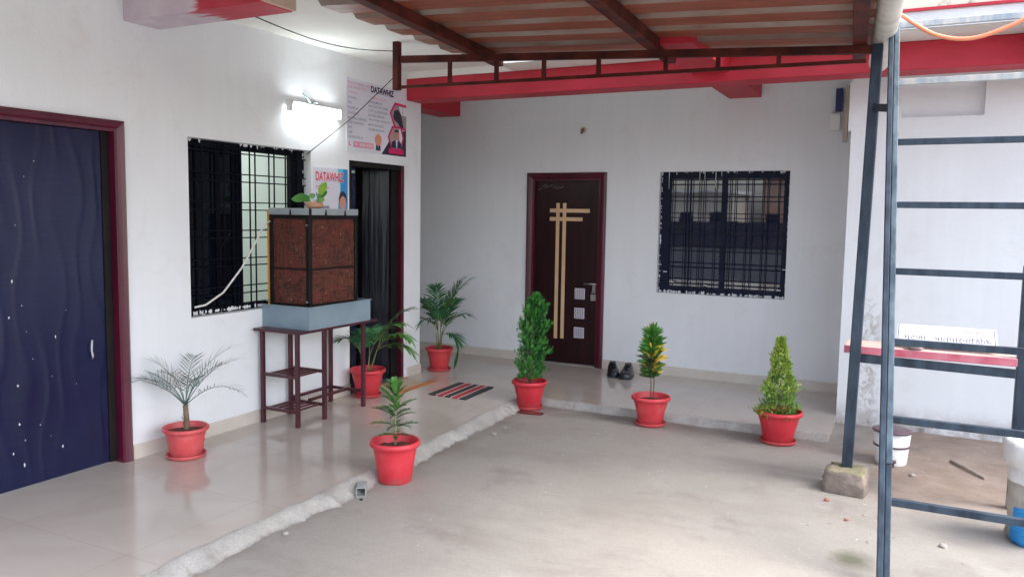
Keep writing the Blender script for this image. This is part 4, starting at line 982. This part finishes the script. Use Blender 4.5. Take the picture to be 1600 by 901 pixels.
t = thing('potted_plant', 'green and yellow croton on bare stems in a red pot', 'potted plant', (-1.845, 6.155, GZ), GRP)
z = make_pot(t, .315, .225, POTRED2, True, .122)
rnd = random.Random(106); bm = B()
st = [[(.0, .0, z - .01), (-.005, 0, z + .16), (.0, .0, z + .34), (.005, 0, z + .54)], [(.018, .0, z - .01), (.022, 0, z + .16), (.012, .0, z + .34), (.0, 0, z + .5)]]
for s in st: tube(bm, s, .0055, 7, taper=.003)
obj('stem', bm, STEM, t)
bm = B()
for i in range(260):
    q = rnd.random(); h = .205 + q * .365; az = rnd.uniform(0, 2 * PI); rr = .006
    el = .50 + .45 * q + rnd.uniform(-.2, .3); el = 1.35 if q > .96 else el
    d = Vector((math.cos(az) * math.cos(el), math.sin(az) * math.cos(el), math.sin(el)))
    L = (.075 + .05 * math.sin(PI * (.1 + .8 * q))) * rnd.uniform(.8, 1.15); right = math.cos(az - .2)
    if rnd.random() < (.75 if right > .1 else .18) * max(0, 1 - abs(q - .38) / .42): mi = 1
    elif q < .45: mi = 2 if rnd.random() < .7 else 0
    else: mi = 0 if rnd.random() < .93 else 1
    blade(bm, (math.cos(az) * rr, math.sin(az) * rr, z + h - .02), d, Vector((rnd.uniform(-.7, .7), -.9, rnd.uniform(.2, 1))), L, .025 * rnd.uniform(.8, 1.15), .45, mi, segs=4)
obj('foliage', bm, [L_CRO, L_CROY, L_CROD], t, recalc=False)

t = thing('potted_plant', 'bushy golden green conical cypress in a red pot near the steel post', 'potted plant', (-.855, 6.14, GZ), GRP)
z = make_pot(t, .345, .235, POTRED3, True, .128)
rnd = random.Random(107); bm = B(); tube(bm, [(0, 0, z - .01), (0, 0, z + .45)], .011, 7, taper=.003); obj('stem', bm, STEM, t)
bm = B(); rad = lambda q: .155 * (1 - q) ** .8 * (.82 + .18 * math.sin(q * 19)) + .012
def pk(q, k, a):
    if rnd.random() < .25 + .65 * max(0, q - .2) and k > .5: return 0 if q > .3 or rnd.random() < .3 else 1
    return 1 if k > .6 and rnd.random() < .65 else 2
conifer(bm, z, .58, rad, 3400, rnd, pk, lean=(-.01, 0), sl=.030, upk=1.1, low=-.01, wl_=.0026, ruf=.55)
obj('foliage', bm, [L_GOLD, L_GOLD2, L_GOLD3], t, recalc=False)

# wet patch under the cypress pot, pot's red reflection put into its colour
bm = B(); rnd = random.Random(3); pts = [( -2.86 + .17 * math.cos(a) * rnd.uniform(.7, 1.15), 6.0 + .06 * math.sin(a) * rnd.uniform(.7, 1.15)) for a in [2 * PI * k / 20 for k in range(20)]]
flat(bm, pts, lambda u, v: (u, v, GZ + .004)); obj('puddle', bm, mat('puddle with red reflection', (.085, .028, .02), (.11, .04, .03), scale=12, rough=.12), kind='structure')

# ================================================================== COOLER ON ITS STAND
stand = thing('cooler_stand', 'maroon steel stand with two slatted racks under the air cooler', 'stand', (-4.2, 4.85, 0))
def ST(bm): bmesh.ops.translate(bm, verts=bm.verts, vec=(4.2, -4.85, 0)); return bm
xa, xb = -4.375, -4.035; ys = (4.49, 4.79, 5.275)
for yv in ys:
    for xv in (xa, xb):
        bm = B(); bar(bm, (xv, yv, 0), (xv, yv, .708), .029); obj('leg', ST(bm), STANDM, stand, bevel=.003)
bm = B(); box(bm, -4.405, -3.955, 4.425, 5.36, .7085, .728); obj('stand_top', ST(bm), [STANDM], stand, bevel=.003)
for zz in (.375, .115):
    bm = B(); bar(bm, (xa + .019, 4.49, zz), (xb - .019, 4.49, zz), .022); bar(bm, (xa + .019, 4.79, zz), (xb - .019, 4.79, zz), .022)
    for k in range(5):
        xv = xa + .045 + k * .062; bar(bm, (xv, 4.502, zz), (xv, 4.778, zz), .014)
    obj('rack', ST(bm), STANDM, stand)
bm = B(); bar(bm, (xa, 4.809, .13), (xa, 5.256, .13), .022); bar(bm, (-4.2, 4.802, .13), (-4.2, 5.264, .13), .022); bar(bm, (xa + .019, 5.275, .13), (xb - .019, 5.275, .13), .022); obj('stretcher', ST(bm), STANDM, stand)

cool = thing('air_cooler', 'grey desert air cooler with brown woven pads standing on the maroon stand', 'air cooler', (-4.19, 4.9, .7285))
TX0, TX1, TY0, TY1 = -4.416, -3.958, 4.535, 5.27; Z0 = .7285; cx, cy = -4.19, 4.9
def CO(bm): bmesh.ops.translate(bm, verts=bm.verts, vec=(-cx, -cy, -Z0)); return bm
bm = B(); t_ = .006
box(bm, TX0, TX1, TY0, TY1, Z0, Z0 + t_)
for a in ((TX0, TX1, TY0, TY0 + t_), (TX0, TX1, TY1 - t_, TY1), (TX0, TX0 + t_, TY0 + t_ + .0001, TY1 - t_ - .0001), (TX1 - t_, TX1, TY0 + t_ + .0001, TY1 - t_ - .0001)): box(bm, a[0], a[1], a[2], a[3], Z0 + t_ + .0001, Z0 + .165)
for a in ((TX0 - .008, TX1 + .008, TY0 - .008, TY0 + .004), (TX0 - .008, TX1 + .008, TY1 - .004, TY1 + .008), (TX1 - .004, TX1 + .008, TY0 + .0041, TY1 - .0041)): box(bm, a[0], a[1], a[2], a[3], Z0 + .1651, Z0 + .172)
obj('water_tray', CO(bm), GREYM, cool)
BX0, BX1, BY0, BY1 = -4.397, -4.006, 4.595, 5.165; ZB, ZT = Z0 + .15, 1.575
bm = B(); e = .034
for x in (BX0, BX1 - e):
    for y in (BY0, BY1 - e): box(bm, x, x + e, y, y + e, Z0 + t_ + .001, ZT)
zm = 1.165
for zz in (ZB, zm, ZT - .03):
    hgt = .03 if zz != zm else .014
    box(bm, BX0 + e + .0005, BX1 - e - .0005, BY0 + .002, BY0 + .018, zz, zz + hgt); box(bm, BX1 - .018, BX1 - .002, BY0 + e + .0005, BY1 - e - .0005, zz, zz + hgt); box(bm, BX0 + e + .0005, BX1 - e - .0005, BY1 - .018, BY1 - .002, zz, zz + hgt)
obj('frame', CO(bm), BLACKM, cool, bevel=.003)
def pad(bm, P, u0, u1, v0, v1, seed):
    rnd = random.Random(seed); N, Mn = 14, 22; g = [[bm.verts.new(P(u0 + (u1 - u0) * i / N, v0 + (v1 - v0) * j / Mn, rnd.uniform(-.004, .004) + .008 * math.sin(PI * i / N) * math.sin(PI * j / Mn))) for j in range(Mn + 1)] for i in range(N + 1)]
    for i in range(N):
        for j in range(Mn): f = bm.faces.new((g[i][j], g[i + 1][j], g[i + 1][j + 1], g[i][j + 1])); f.smooth = True
bm = B(); pad(bm, lambda u, v, d: (u, BY0 + .012 - d, v), BX0 + e - .01, BX1 - e + .01, ZB, zm + .007, 1); pad(bm, lambda u, v, d: (u, BY0 + .012 - d, v), BX0 + e - .01, BX1 - e + .01, zm + .007, ZT, 2); obj('cooling_pad', CO(bm), JUTE, cool, recalc=False)
bm = B(); pad(bm, lambda u, v, d: (BX1 - .012 + d, u, v), BY0 + e - .01, BY1 - e + .01, ZB, zm + .007, 3); pad(bm, lambda u, v, d: (BX1 - .012 + d, u, v), BY0 + e - .01, BY1 - e + .01, zm + .007, ZT, 4); obj('cooling_pad', CO(bm), JUTE, cool, recalc=False)
bm = B(); pad(bm, lambda u, v, d: (u, BY1 - .012 + d, v), BX0 + e - .01, BX1 - e + .01, ZB, ZT, 5); obj('cooling_pad', CO(bm), JUTE, cool, recalc=False)
bm = B(); box(bm, BX0 - .02, BX0 - .002, BY0 + .0, BY1, ZB, ZT + .03); obj('side_panel', CO(bm), ORANGE, cool)
bm = B(); box(bm, BX0 - .001, BX1 + .004, BY0 - .004, BY1 + .006, ZT + .0005, ZT + .05); obj('lid', CO(bm), GREYL, cool, bevel=.004)
for q in (.32, .72):
    y = BY0 + (BY1 - BY0) * q; bm = B()
    quad(bm, [(BX1 + .0055, y - .014, ZT + .001), (BX1 + .0055, y + .014, ZT + .001), (BX1 + .0055, y + .005, ZT + .042), (BX1 + .0055, y - .005, ZT + .042)]); obj('lid_clip', CO(bm), BLACKM, cool, recalc=False)
x = BX0 + (BX1 - BX0) * .55; bm = B()
quad(bm, [(x - .012, BY0 - .0055, ZT + .001), (x + .012, BY0 - .0055, ZT + .001), (x + .005, BY0 - .0055, ZT + .042), (x - .005, BY0 - .0055, ZT + .042)]); obj('lid_clip', CO(bm), BLACKM, cool, recalc=False)
bm = B(); box(bm, BX1 + .0045, BX1 + .007, BY0 - .006, BY0 + .02, ZT + .0012, ZT + .048); obj('lid_clip', CO(bm), BLACKM, cool, recalc=False)
bm = B()

for p0, p1 in [((BX1 - .02, y, zz), (BX1 - .02, y + .012, zz)) for y, zz in ((BY0 - .01, 1.50), (BY0 - .01, .93), (BY1 + .006, 1.5), (BY1 + .006, .93))] + [((BX0 - .045, BY0 + .01, zz), (BX0 + .002, BY0 - .006, zz)) for zz in (1.47, .92)]:
    bm = B(); tube(bm, [p0, p1], .007, 8); obj('bolt', CO(bm), CHROME, cool)
# little terracotta planter on the cooler
pl = thing('planter', 'little terracotta planter with lime green leaves on top of the air cooler', 'planter', (-4.13, 4.80, ZT + .0505))
bm = B(); lathe(bm, [(.0, 0), (.045, 0), (.062, .014), (.066, .034), (.056, .05), (.048, .052), (.045, .044), (.0, .044)], 28); obj('bowl', bm, TERRA, pl)
bm = B(); rnd = random.Random(12)
hs = lambda t: max(0, math.sin(PI * min(1, .08 + .92 * t)) ** .6)
for az, el, L, w, mi, zoff in ((.1, 1.15, .15, .085, 0, .03), (.5, 1.0, .10, .05, 1, .03), (3.5, .55, .12, .06, 1, .02), (3.9, .35, .13, .07, 1, .02), (3.2, .5, .10, .06, 1, .03), (5.8, .35, .09, .055, 1, .015), (2.5, .8, .10, .05, 1, .03), (4.6, .5, .08, .05, 1, .03), (.0, .45, .07, .045, 0, .02), (1.5, .9, .08, .05, 1, .03)):
    st_ = Vector((math.cos(az) * .02, math.sin(az) * .02, .045)); d = Vector((math.cos(az) * math.cos(el), math.sin(az) * math.cos(el), math.sin(el))); q = st_ + d * (L * .45)
    tube(bm, [st_, q], .002, 5, 1); blade(bm, q, d, Vector((.6 * math.sin(az), -.8, .5)), L * .75, w, .5, mi, segs=5, shape=hs)
obj('leaves', bm, [L_LIME, L_GRN], pl, recalc=False)

# ================================================================== LAMP, POSTERS, FITTINGS
lamp = thing('tube_lamp', 'glowing white fluorescent tube lamp on the veranda wall', 'lamp', (XL, 5.1, 2.40))
bm = B(); box(bm, .0, .035, -.29, .29, .012, .055); obj('batten', bm, FITT, lamp, bevel=.004)
bm = B(); tube(bm, [(.055, -.285, -.005), (.055, .285, -.005)], .022, 16); obj('tube', bm, TUBE, lamp)
bm = B(); box(bm, .02, .075, -.305, -.286, -.03, .05); box(bm, .02, .075, .286, .305, -.03, .05); obj('end_cap', bm, FITT, lamp)
bm = B(); tube(bm, [(.02, -.02, .056), (.03, -.05, .075), (.02, -.08, .11), (.006, -.10, .13)], .006, 6); tube(bm, [(.02, -.02, .056), (.03, .03, .08), (.02, .06, .062)], .005, 6); obj('lead_wire', bm, mat('greenish cable', (.25, .35, .33)), lamp)

def poster_map(y0, y1, z0, z1, x, e0=.004):
    return lambda u, v, e=0: (x + e0 + e * .0006, y0 + (y1 - y0) * u, z1 - (z1 - z0) * v)
def L_(P, e): return lambda u, v: P(u, v, e)
po = thing('poster', 'large pale course poster with pink hexagon photos over the half open door', 'poster', (XL, 5.99, 2.44))
P_ = poster_map(5.545 - 5.99, 6.44 - 5.99, 2.133 - 2.44, 2.748 - 2.44, 0)
bm = B(); pA = [P_(0, 1), P_(1, 1), P_(1, 0), P_(0, 0)]; quad(bm, pA); bk = [(.0005, q[1], q[2]) for q in pA]; quad(bm, bk[::-1])
for i in range(4): j = (i + 1) % 4; quad(bm, [pA[i], bk[i], bk[j], pA[j]])
obj('sheet', bm, PAPER, po)
bm = B(); fit_text(bm, 'DATAWHIZ', .385, .775, .135, .04, L_(P_, 2), 0, .045); obj('title_lettering', bm, P_NAVY, po, recalc=False)
bm = B()
fit_text(bm, 'DATA SCIENCE AND', .02, .365, .085, .045, L_(P_, 2)); fit_text(bm, 'AI & ANALYTICS', .02, .32, .142, .10, L_(P_, 2)); fit_text(bm, 'COURSES ▸', .03, .18, .205, .172, L_(P_, 2)); fit_text(bm, 'CURRICULUM ▸', .375, .66, .225, .19, L_(P_, 2))
obj('pink_lettering', bm, P_PINK, po, recalc=False)
bm = B()
for s, v, w in (('PYTHON', .25, .13), ('SQL', .32, .06), ('POWER BI', .39, .15), ('STATISTICS', .46, .17), ('MACHINE LEARNING', .53, .29), ('DEEP LEARNING', .59, .24), ('NLP', .66, .06), ('LLM', .725, .06), ('GENERATIVE AI', .79, .22)): fit_text(bm, s, .025, .025 + w, v + .034, v, L_(P_, 2), 0, .01)
for s, v, w in (('ASSIGNMENTS', .255, .23), ('PRACTICE TEST SERIES', .315, .33), ('LIVE CLASSROOM', .38, .31), ('INTERVIEWS', .445, .26), ('INDUSTRIAL PROJECTS', .51, .36), ('MOCK ROUNDS', .58, .25), ('RESUME BUILDING', .645, .26)): fit_text(bm, s, .345, .345 + w, v + .034, v, L_(P_, 2), 0, .01)
obj('list_lettering', bm, P_GREY, po, recalc=False)
bm = B()
def rect(u0, u1, v0, v1): return [(u0, v1), (u1, v1), (u1, v0), (u0, v0)]
flat(bm, rect(.105, .425, .865, .945), L_(P_, 1), 0); fit_text(bm, '+91 98000 00000', .12, .41, .93, .88, L_(P_, 2), 1, .01)
flat(bm, ell(.055, .905, .022, .03, 16), L_(P_, 1), 0); flat(bm, ell(.062, .898, .014, .019, 16), L_(P_, 2), 1)
obj('phone_strip', bm, [P_PINK, P_WHITE], po, recalc=False)
bm = B(); flat(bm, ell(.505, .80, .058, .085, 28), L_(P_, 2), 0)
for u in (.485, .525): flat(bm, [(u - .022, .965), (u, .945), (u + .022, .965), (u + .016, .87), (u - .016, .87)], L_(P_, 1), 1)
flat(bm, ell(.505, .80, .040, .058, 24), L_(P_, 3), 2); obj('medal', bm, [P_ORG, P_NAVY, mat('print coral', (.68, .30, .20))], po, recalc=False)
bm = B()
flat(bm, [(.56, .998), (.999, .998), (.999, .60), (.80, .64), (.69, .80)], L_(P_, 1), 0)
flat(bm, [(.70, .37), (.79, .20), (.999, .21), (.999, .60), (.79, .60)], L_(P_, 2), 1)                        # hexagon borders
flat(bm, [(.725, .37), (.81, .235), (.999, .245), (.999, .57), (.81, .57)], L_(P_, 3), 2)
flat(bm, [(.86, .25), (.999, .25), (.999, .38), (.90, .38)], L_(P_, 4), 3); flat(bm, [(.93, .25), (.935, .25), (.935, .38), (.93, .38)], L_(P_, 5), 0)
flat(bm, [(.83, .565), (.76, .42), (.78, .33), (.84, .30), (.90, .36), (.95, .57)], L_(P_, 5), 0); flat(bm, [(.80, .57), (.79, .47), (.86, .52), (.88, .57)], L_(P_, 6), 4)
flat(bm, [(.665, .73), (.74, .56), (.90, .555), (.955, .72), (.90, .91), (.73, .91)], L_(P_, 7), 1); flat(bm, [(.69, .73), (.755, .585), (.885, .58), (.925, .72), (.885, .89), (.745, .89)], L_(P_, 8), 4)
flat(bm, [(.86, .60), (.885, .585), (.925, .72), (.90, .82), (.87, .75)], L_(P_, 9), 3)
flat(bm, ell(.815, .685, .040, .075, 20), L_(P_, 10), 5); flat(bm, [(.775, .665), (.785, .615), (.82, .60), (.85, .615), (.856, .665), (.84, .645), (.79, .645)], L_(P_, 11), 0)
flat(bm, [(.725, .885), (.735, .80), (.79, .765), (.845, .765), (.90, .80), (.905, .885)], L_(P_, 9), 6); flat(bm, [(.80, .76), (.835, .76), (.825, .88), (.812, .88)], L_(P_, 12), 3)
flat(bm, rect(.675, .945, .895, .975), L_(P_, 13), 1)
obj('photo_print', bm, [P_DARK, P_MAG, P_TAUPE, P_WHITE, mat('print dusk', (.42, .30, .31)), P_SKIN, P_NAVY], po, recalc=False)

po = thing('poster', 'smaller poster with red title and a man in a suit above the air cooler', 'poster', (XL, 5.34, 1.72))
P_ = poster_map(5.118 - 5.34, 5.560 - 5.34, 1.44 - 1.72, 1.966 - 1.72, 0)
bm = B(); pA = [P_(0, 1), P_(1, 1), P_(1, 0), P_(0, 0)]; quad(bm, pA); bk = [(.0005, q[1], q[2]) for q in pA]; quad(bm, bk[::-1])
for i in range(4): j = (i + 1) % 4; quad(bm, [pA[i], bk[i], bk[j], pA[j]])
obj('sheet', bm, PAPER, po)
bm = B(); flat(bm, [(.70, .0), (.999, .0), (.999, .998), (.62, .998), (.78, .32)], L_(P_, 1), 0); flat(bm, [(.70, .0), (.86, .0), (.78, .32)], L_(P_, 2), 1); flat(bm, [(.62, .998), (.72, .55), (.80, .998)], L_(P_, 2), 1)
obj('blue_print', bm, [P_BLUE, P_CYAN], po, recalc=False)
bm = B(); fit_text(bm, 'DATAWHIZ', .045, .88, .215, .065, L_(P_, 3), 1, .06); fit_text(bm, 'DATAWHIZ', .06, .865, .21, .07, L_(P_, 4), 0, .025); fit_text(bm, 'COURSES ▸', .07, .45, .335, .285, L_(P_, 3), 0, .02); obj('title_lettering', bm, [P_RED, P_WHITE], po, recalc=False)
bm = B()
for s, v, w in (('BASIC', .40, .25), ('DATA', .50, .2), ('ADVANCED', .60, .38), ('STATISTICS', .68, .42), ('MACHINE LEARNING', .78, .5), ('POWER BI', .86, .3)): fit_text(bm, s, .07, .07 + w, v + .042, v, L_(P_, 3), 0, .02)
obj('list_lettering', bm, P_NAVY, po, recalc=False)
bm = B(); flat(bm, ell(.84, .53, .105, .135, 24), L_(P_, 4), 0)
flat(bm, [(.73, .56), (.725, .46), (.77, .38), (.85, .355), (.93, .39), (.96, .48), (.95, .56), (.92, .47), (.84, .43), (.77, .47)], L_(P_, 5), 1)
flat(bm, rect(.80, .90, .62, .72), L_(P_, 3), 0); flat(bm, [(.70, .998), (.74, .78), (.82, .68), (.90, .68), (.97, .74), (.998, .80), (.998, .998)], L_(P_, 4), 2); flat(bm, [(.82, .675), (.90, .675), (.87, .90)], L_(P_, 6), 3)
obj('photo_print', bm, [P_SKIN, P_DARK, P_NAVY, P_WHITE], po, recalc=False)

bh = thing('bulb_holder', 'small brown bulb holder on the back wall above the brown door', 'bulb holder', (-3.184, YB, 2.497))
bm = B(); lathe(bm, [(.0, 0), (.032, 0), (.032, .010), (.026, .014), (.0, .014)], 20); bmesh.ops.rotate(bm, verts=bm.verts, cent=(0, 0, 0), matrix=Matrix.Rotation(PI / 2, 3, 'X')); obj('rose', bm, mat('cream rose', (.6, .5, .4)), bh)
bm = B(); tube(bm, [(0, -.014, 0), (.0, -.035, -.01), (-.004, -.05, -.04)], .017, 12, taper=.013); obj('socket', bm, mat('brown bakelite', (.20, .10, .07)), bh)

eb = thing('switch_box', 'white switch box with dark meter high on the back wall', 'switch box', (-.71, YB, 2.5))
bm = B(); box(bm, -.065, .025, -.06, -.0005, -.095, .055); obj('box', bm, WHITEP, eb, bevel=.006)
bm = B(); box(bm, -.02, .035, -.075, -.0005, .075, .275); obj('meter', bm, BLUEB, eb, bevel=.005)
bm = B(); bar(bm, (.068, -.02, -.20), (.075, -.02, .30), .035); obj('backboard', bm, mat('pale wooden board', (.50, .42, .36), (.58, .50, .44), scale=8), eb)

# ================================================================== MATS, SHOES, CABLES
dm = thing('doormat', 'doormat with red and charcoal stripes on the tiles near the step', 'doormat', (-3.615, 6.19, .0))
a_ = Vector((-3.806, 5.915)); b_ = Vector((-3.415, 5.893)); c_ = Vector((-3.440, 6.455)); d_ = Vector((-3.825, 6.478))
for k, (t0, t1, m_) in enumerate(((0, .20, MATBLK), (.20, .235, MATWHT), (.235, .40, MATRED), (.40, .435, MATWHT), (.435, .60, MATBLK), (.60, .635, MATWHT), (.635, .80, MATRED), (.80, .835, MATWHT), (.835, 1, MATBLK))):
    bm = B(); p = [a_.lerp(b_, t0), a_.lerp(b_, t1), d_.lerp(c_, t1), d_.lerp(c_, t0)]
    prism(bm, [(q.x + 3.615, q.y - 6.19) for q in p], .0008, .009); obj('stripe', bm, m_, dm)
dm = thing('doormat', 'beige doormat with rust orange borders at the half open door', 'doormat', (-4.20, 6.02, 0))
bm = B(); prism(bm, [(-.17, -.17), (.09, -.17), (.09, .29), (-.17, .29)], .0008, .006); obj('mat_pile', bm, MATBEI, dm)
bm = B(); prism(bm, [(.0902, -.23), (.165, -.23), (.165, .41), (.0902, .41)], .0008, .006); prism(bm, [(-.20, -.23), (-.1702, -.23), (-.1702, .41), (-.20, .41)], .0008, .006); obj('mat_border', bm, MATORG, dm)

def make_shoe(loc, rot, label):
    t = thing('shoe', label, 'shoe', loc, 'pair of black shoes by the brown door', rot); t.scale = (1.25, 1.05, 1.15)
    def outline(t_):  # half width along the length, 0 heel .. 1 toe
        return .034 + .012 * math.sin(PI * t_ * .9) + (.004 if t_ > .55 else 0) if t_ < .86 else (.046) * math.sqrt(max(0, 1 - ((t_ - .86) / .14) ** 2)) + .001
    bm = B(); L = .265; n = 16; secs = []
    for i in range(n + 1):
        q = i / n; w = outline(q) if q > .04 else .02; h = .098 - .055 * max(0, min(1, (q - .30) / .55)) if q < .92 else .043 - .02 * ((q - .92) / .08)
        h = h if q > .03 else .085
        ring = []
        for k in range(13):
            a = PI * k / 12; ring.append(bm.verts.new((math.cos(a) * w * (1.0 if k in (0, 12) else .97), -L / 2 + L * q, .016 + math.sin(a) ** .75 * h)))
        secs.append(ring)
    for a, b in zip(secs, secs[1:]):
        for k in range(12): f = bm.faces.new((a[k], b[k], b[k + 1], a[k + 1])); f.smooth = True
    bm.faces.new(secs[0]); bm.faces.new(secs[-1]); obj('upper', bm, SHOE, t)
    bm = B(); pts = [(outline(i / n) * 1.05 if i else .028, -L / 2 + L * i / n) for i in range(n + 1)]
    prism(bm, [(x, y) for x, y in pts] + [(-x, y) for x, y in pts[::-1]], 0, .017); obj('sole', bm, mat('black rubber sole', (.012, .014, .02), rough=.5), t)
    bm = B(); lathe(bm, [(.0, .0), (.85, .0), (1.0, .006), (.9, .012)], 24, (0, -.055, .101), sx=.026, sy=.055); obj('opening', bm, SHOEIN, t)
    bm = B()
    for k in range(4): tube(bm, [(-.018, .005 + k * .013, .100 - k * .006), (0, .005 + k * .013, .108 - k * .006), (.018, .005 + k * .013, .100 - k * .006)], .003, 5)
    obj('lace', bm, BLACKM, t)
    return t
make_shoe((-2.68, 7.60, .0005), math.radians(180 + 26), 'black shoe turned sideways, nearer the brown door')
make_shoe((-2.53, 7.58, .0005), math.radians(180 + 6), 'black shoe pointing at the yard, right one of the pair')

bm = B(); tube(bm, [(XL + .02, 3.885, .935), (XL + .03, 3.97, .945), (XL + .04, 4.12, 1.02), (XL + .05, 4.29, 1.19), (XL + .05, 4.42, 1.36), (XL + .04, 4.53, 1.50), (XL + .02, 4.66, 1.55)], .007, 8)
tag(obj('cable', bm, CABLEW), 'white cable looping across the barred window to the cooler', 'cable')
bm = B(); tube(bm, [(XL - .04, 5.09, 2.06), (-4.07, 5.20, 2.36), (-3.745, 5.29, 2.66)], .0035, 6)
tag(obj('wire', bm, CABLEB), 'thin black wire slanting from the barred window up to the truss', 'wire')
bm = B(); P0 = Vector((-3.62, 3.67, 2.76)); P1 = Vector((-3.745, 5.28, 2.86)); pts = [P0.lerp(P1, i / 12) + Vector((0, 0, -.06 * math.sin(PI * i / 12))) for i in range(13)]
tube(bm, pts, .0035, 6); tag(obj('wire', bm, CABLEB), 'thin black wire sagging under the cream ceiling', 'wire')

# ================================================================== what stands behind the photographer (mirrored in glass, door and tiles; dark ground and low wall added)
def far_house(x0, x1, y0, h, m_, label, floors=1, depth=6):
    t = thing('far_house', label, 'house', ((x0 + x1) / 2, y0, GZ)); w = (x1 - x0) / 2
    wins = []; n = max(2, int((x1 - x0) / 2.0))
    for f_ in range(floors):
        for k in range(n):
            u = -w + (k + .5) * 2 * w / n; z = .9 + f_ * 3.0; wins.append((u - .5, u + .5, z, z + 1.2))
    bm = B(); wall_with_holes(bm, -w, w, 0, h, wins, lambda u, v, d: (u, -d, v), .2); box(bm, -w, w, -depth, -.2002, 0, h); obj('wall', bm, m_, t)
    bm = B(); box(bm, -w - .3, w + .3, -depth, .5, h + .001, h + .18); obj('roof', bm, GREYPLAST, t)
    for u0, u1, a, b in wins:
        bm = B(); box(bm, u0, u1, -.15, -.11, a, b); o = obj('window', bm, GLASS, t)
bm = B(); quad(bm, [(-60, -29.9, GZ + .004), (60, -29.9, GZ + .004), (60, -1.4, GZ + .004), (-60, -1.4, GZ + .004)]); obj('added_lane', bm, mat('dark reflection ground', (.030, .030, .032), (.05, .05, .052), scale=3, rough=.85), kind='structure')  # unseen dark sheet added to darken the lower window reflection
far_house(-20, -11.5, -40, 3.4, HOUSEA, 'pale flat roofed house across the street, mirrored in the barred back window')
far_house(-10.5, -7.4, -46, 4.6, HOUSEB, 'salmon coloured taller house across the street, mirrored in the window', 1)
far_house(-6.4, 2.6, -42, 2.9, HOUSEC, 'low blue grey house across the street, mirrored in the right window pane')
bm = B(); box(bm, -30, 30, -30.2, -30, GZ, 1.35); box(bm, -30, 30, -30.22, -29.98, 1.3502, 1.42)
tag(obj('added_wall', bm, mat('dark reflection wall', (.035, .034, .036), (.07, .064, .06), scale=2, rough=.9)), 'added dark low wall along the lane, mirrored in the back window', 'wall')  # unseen, added as something dark for the panes to reflect low down
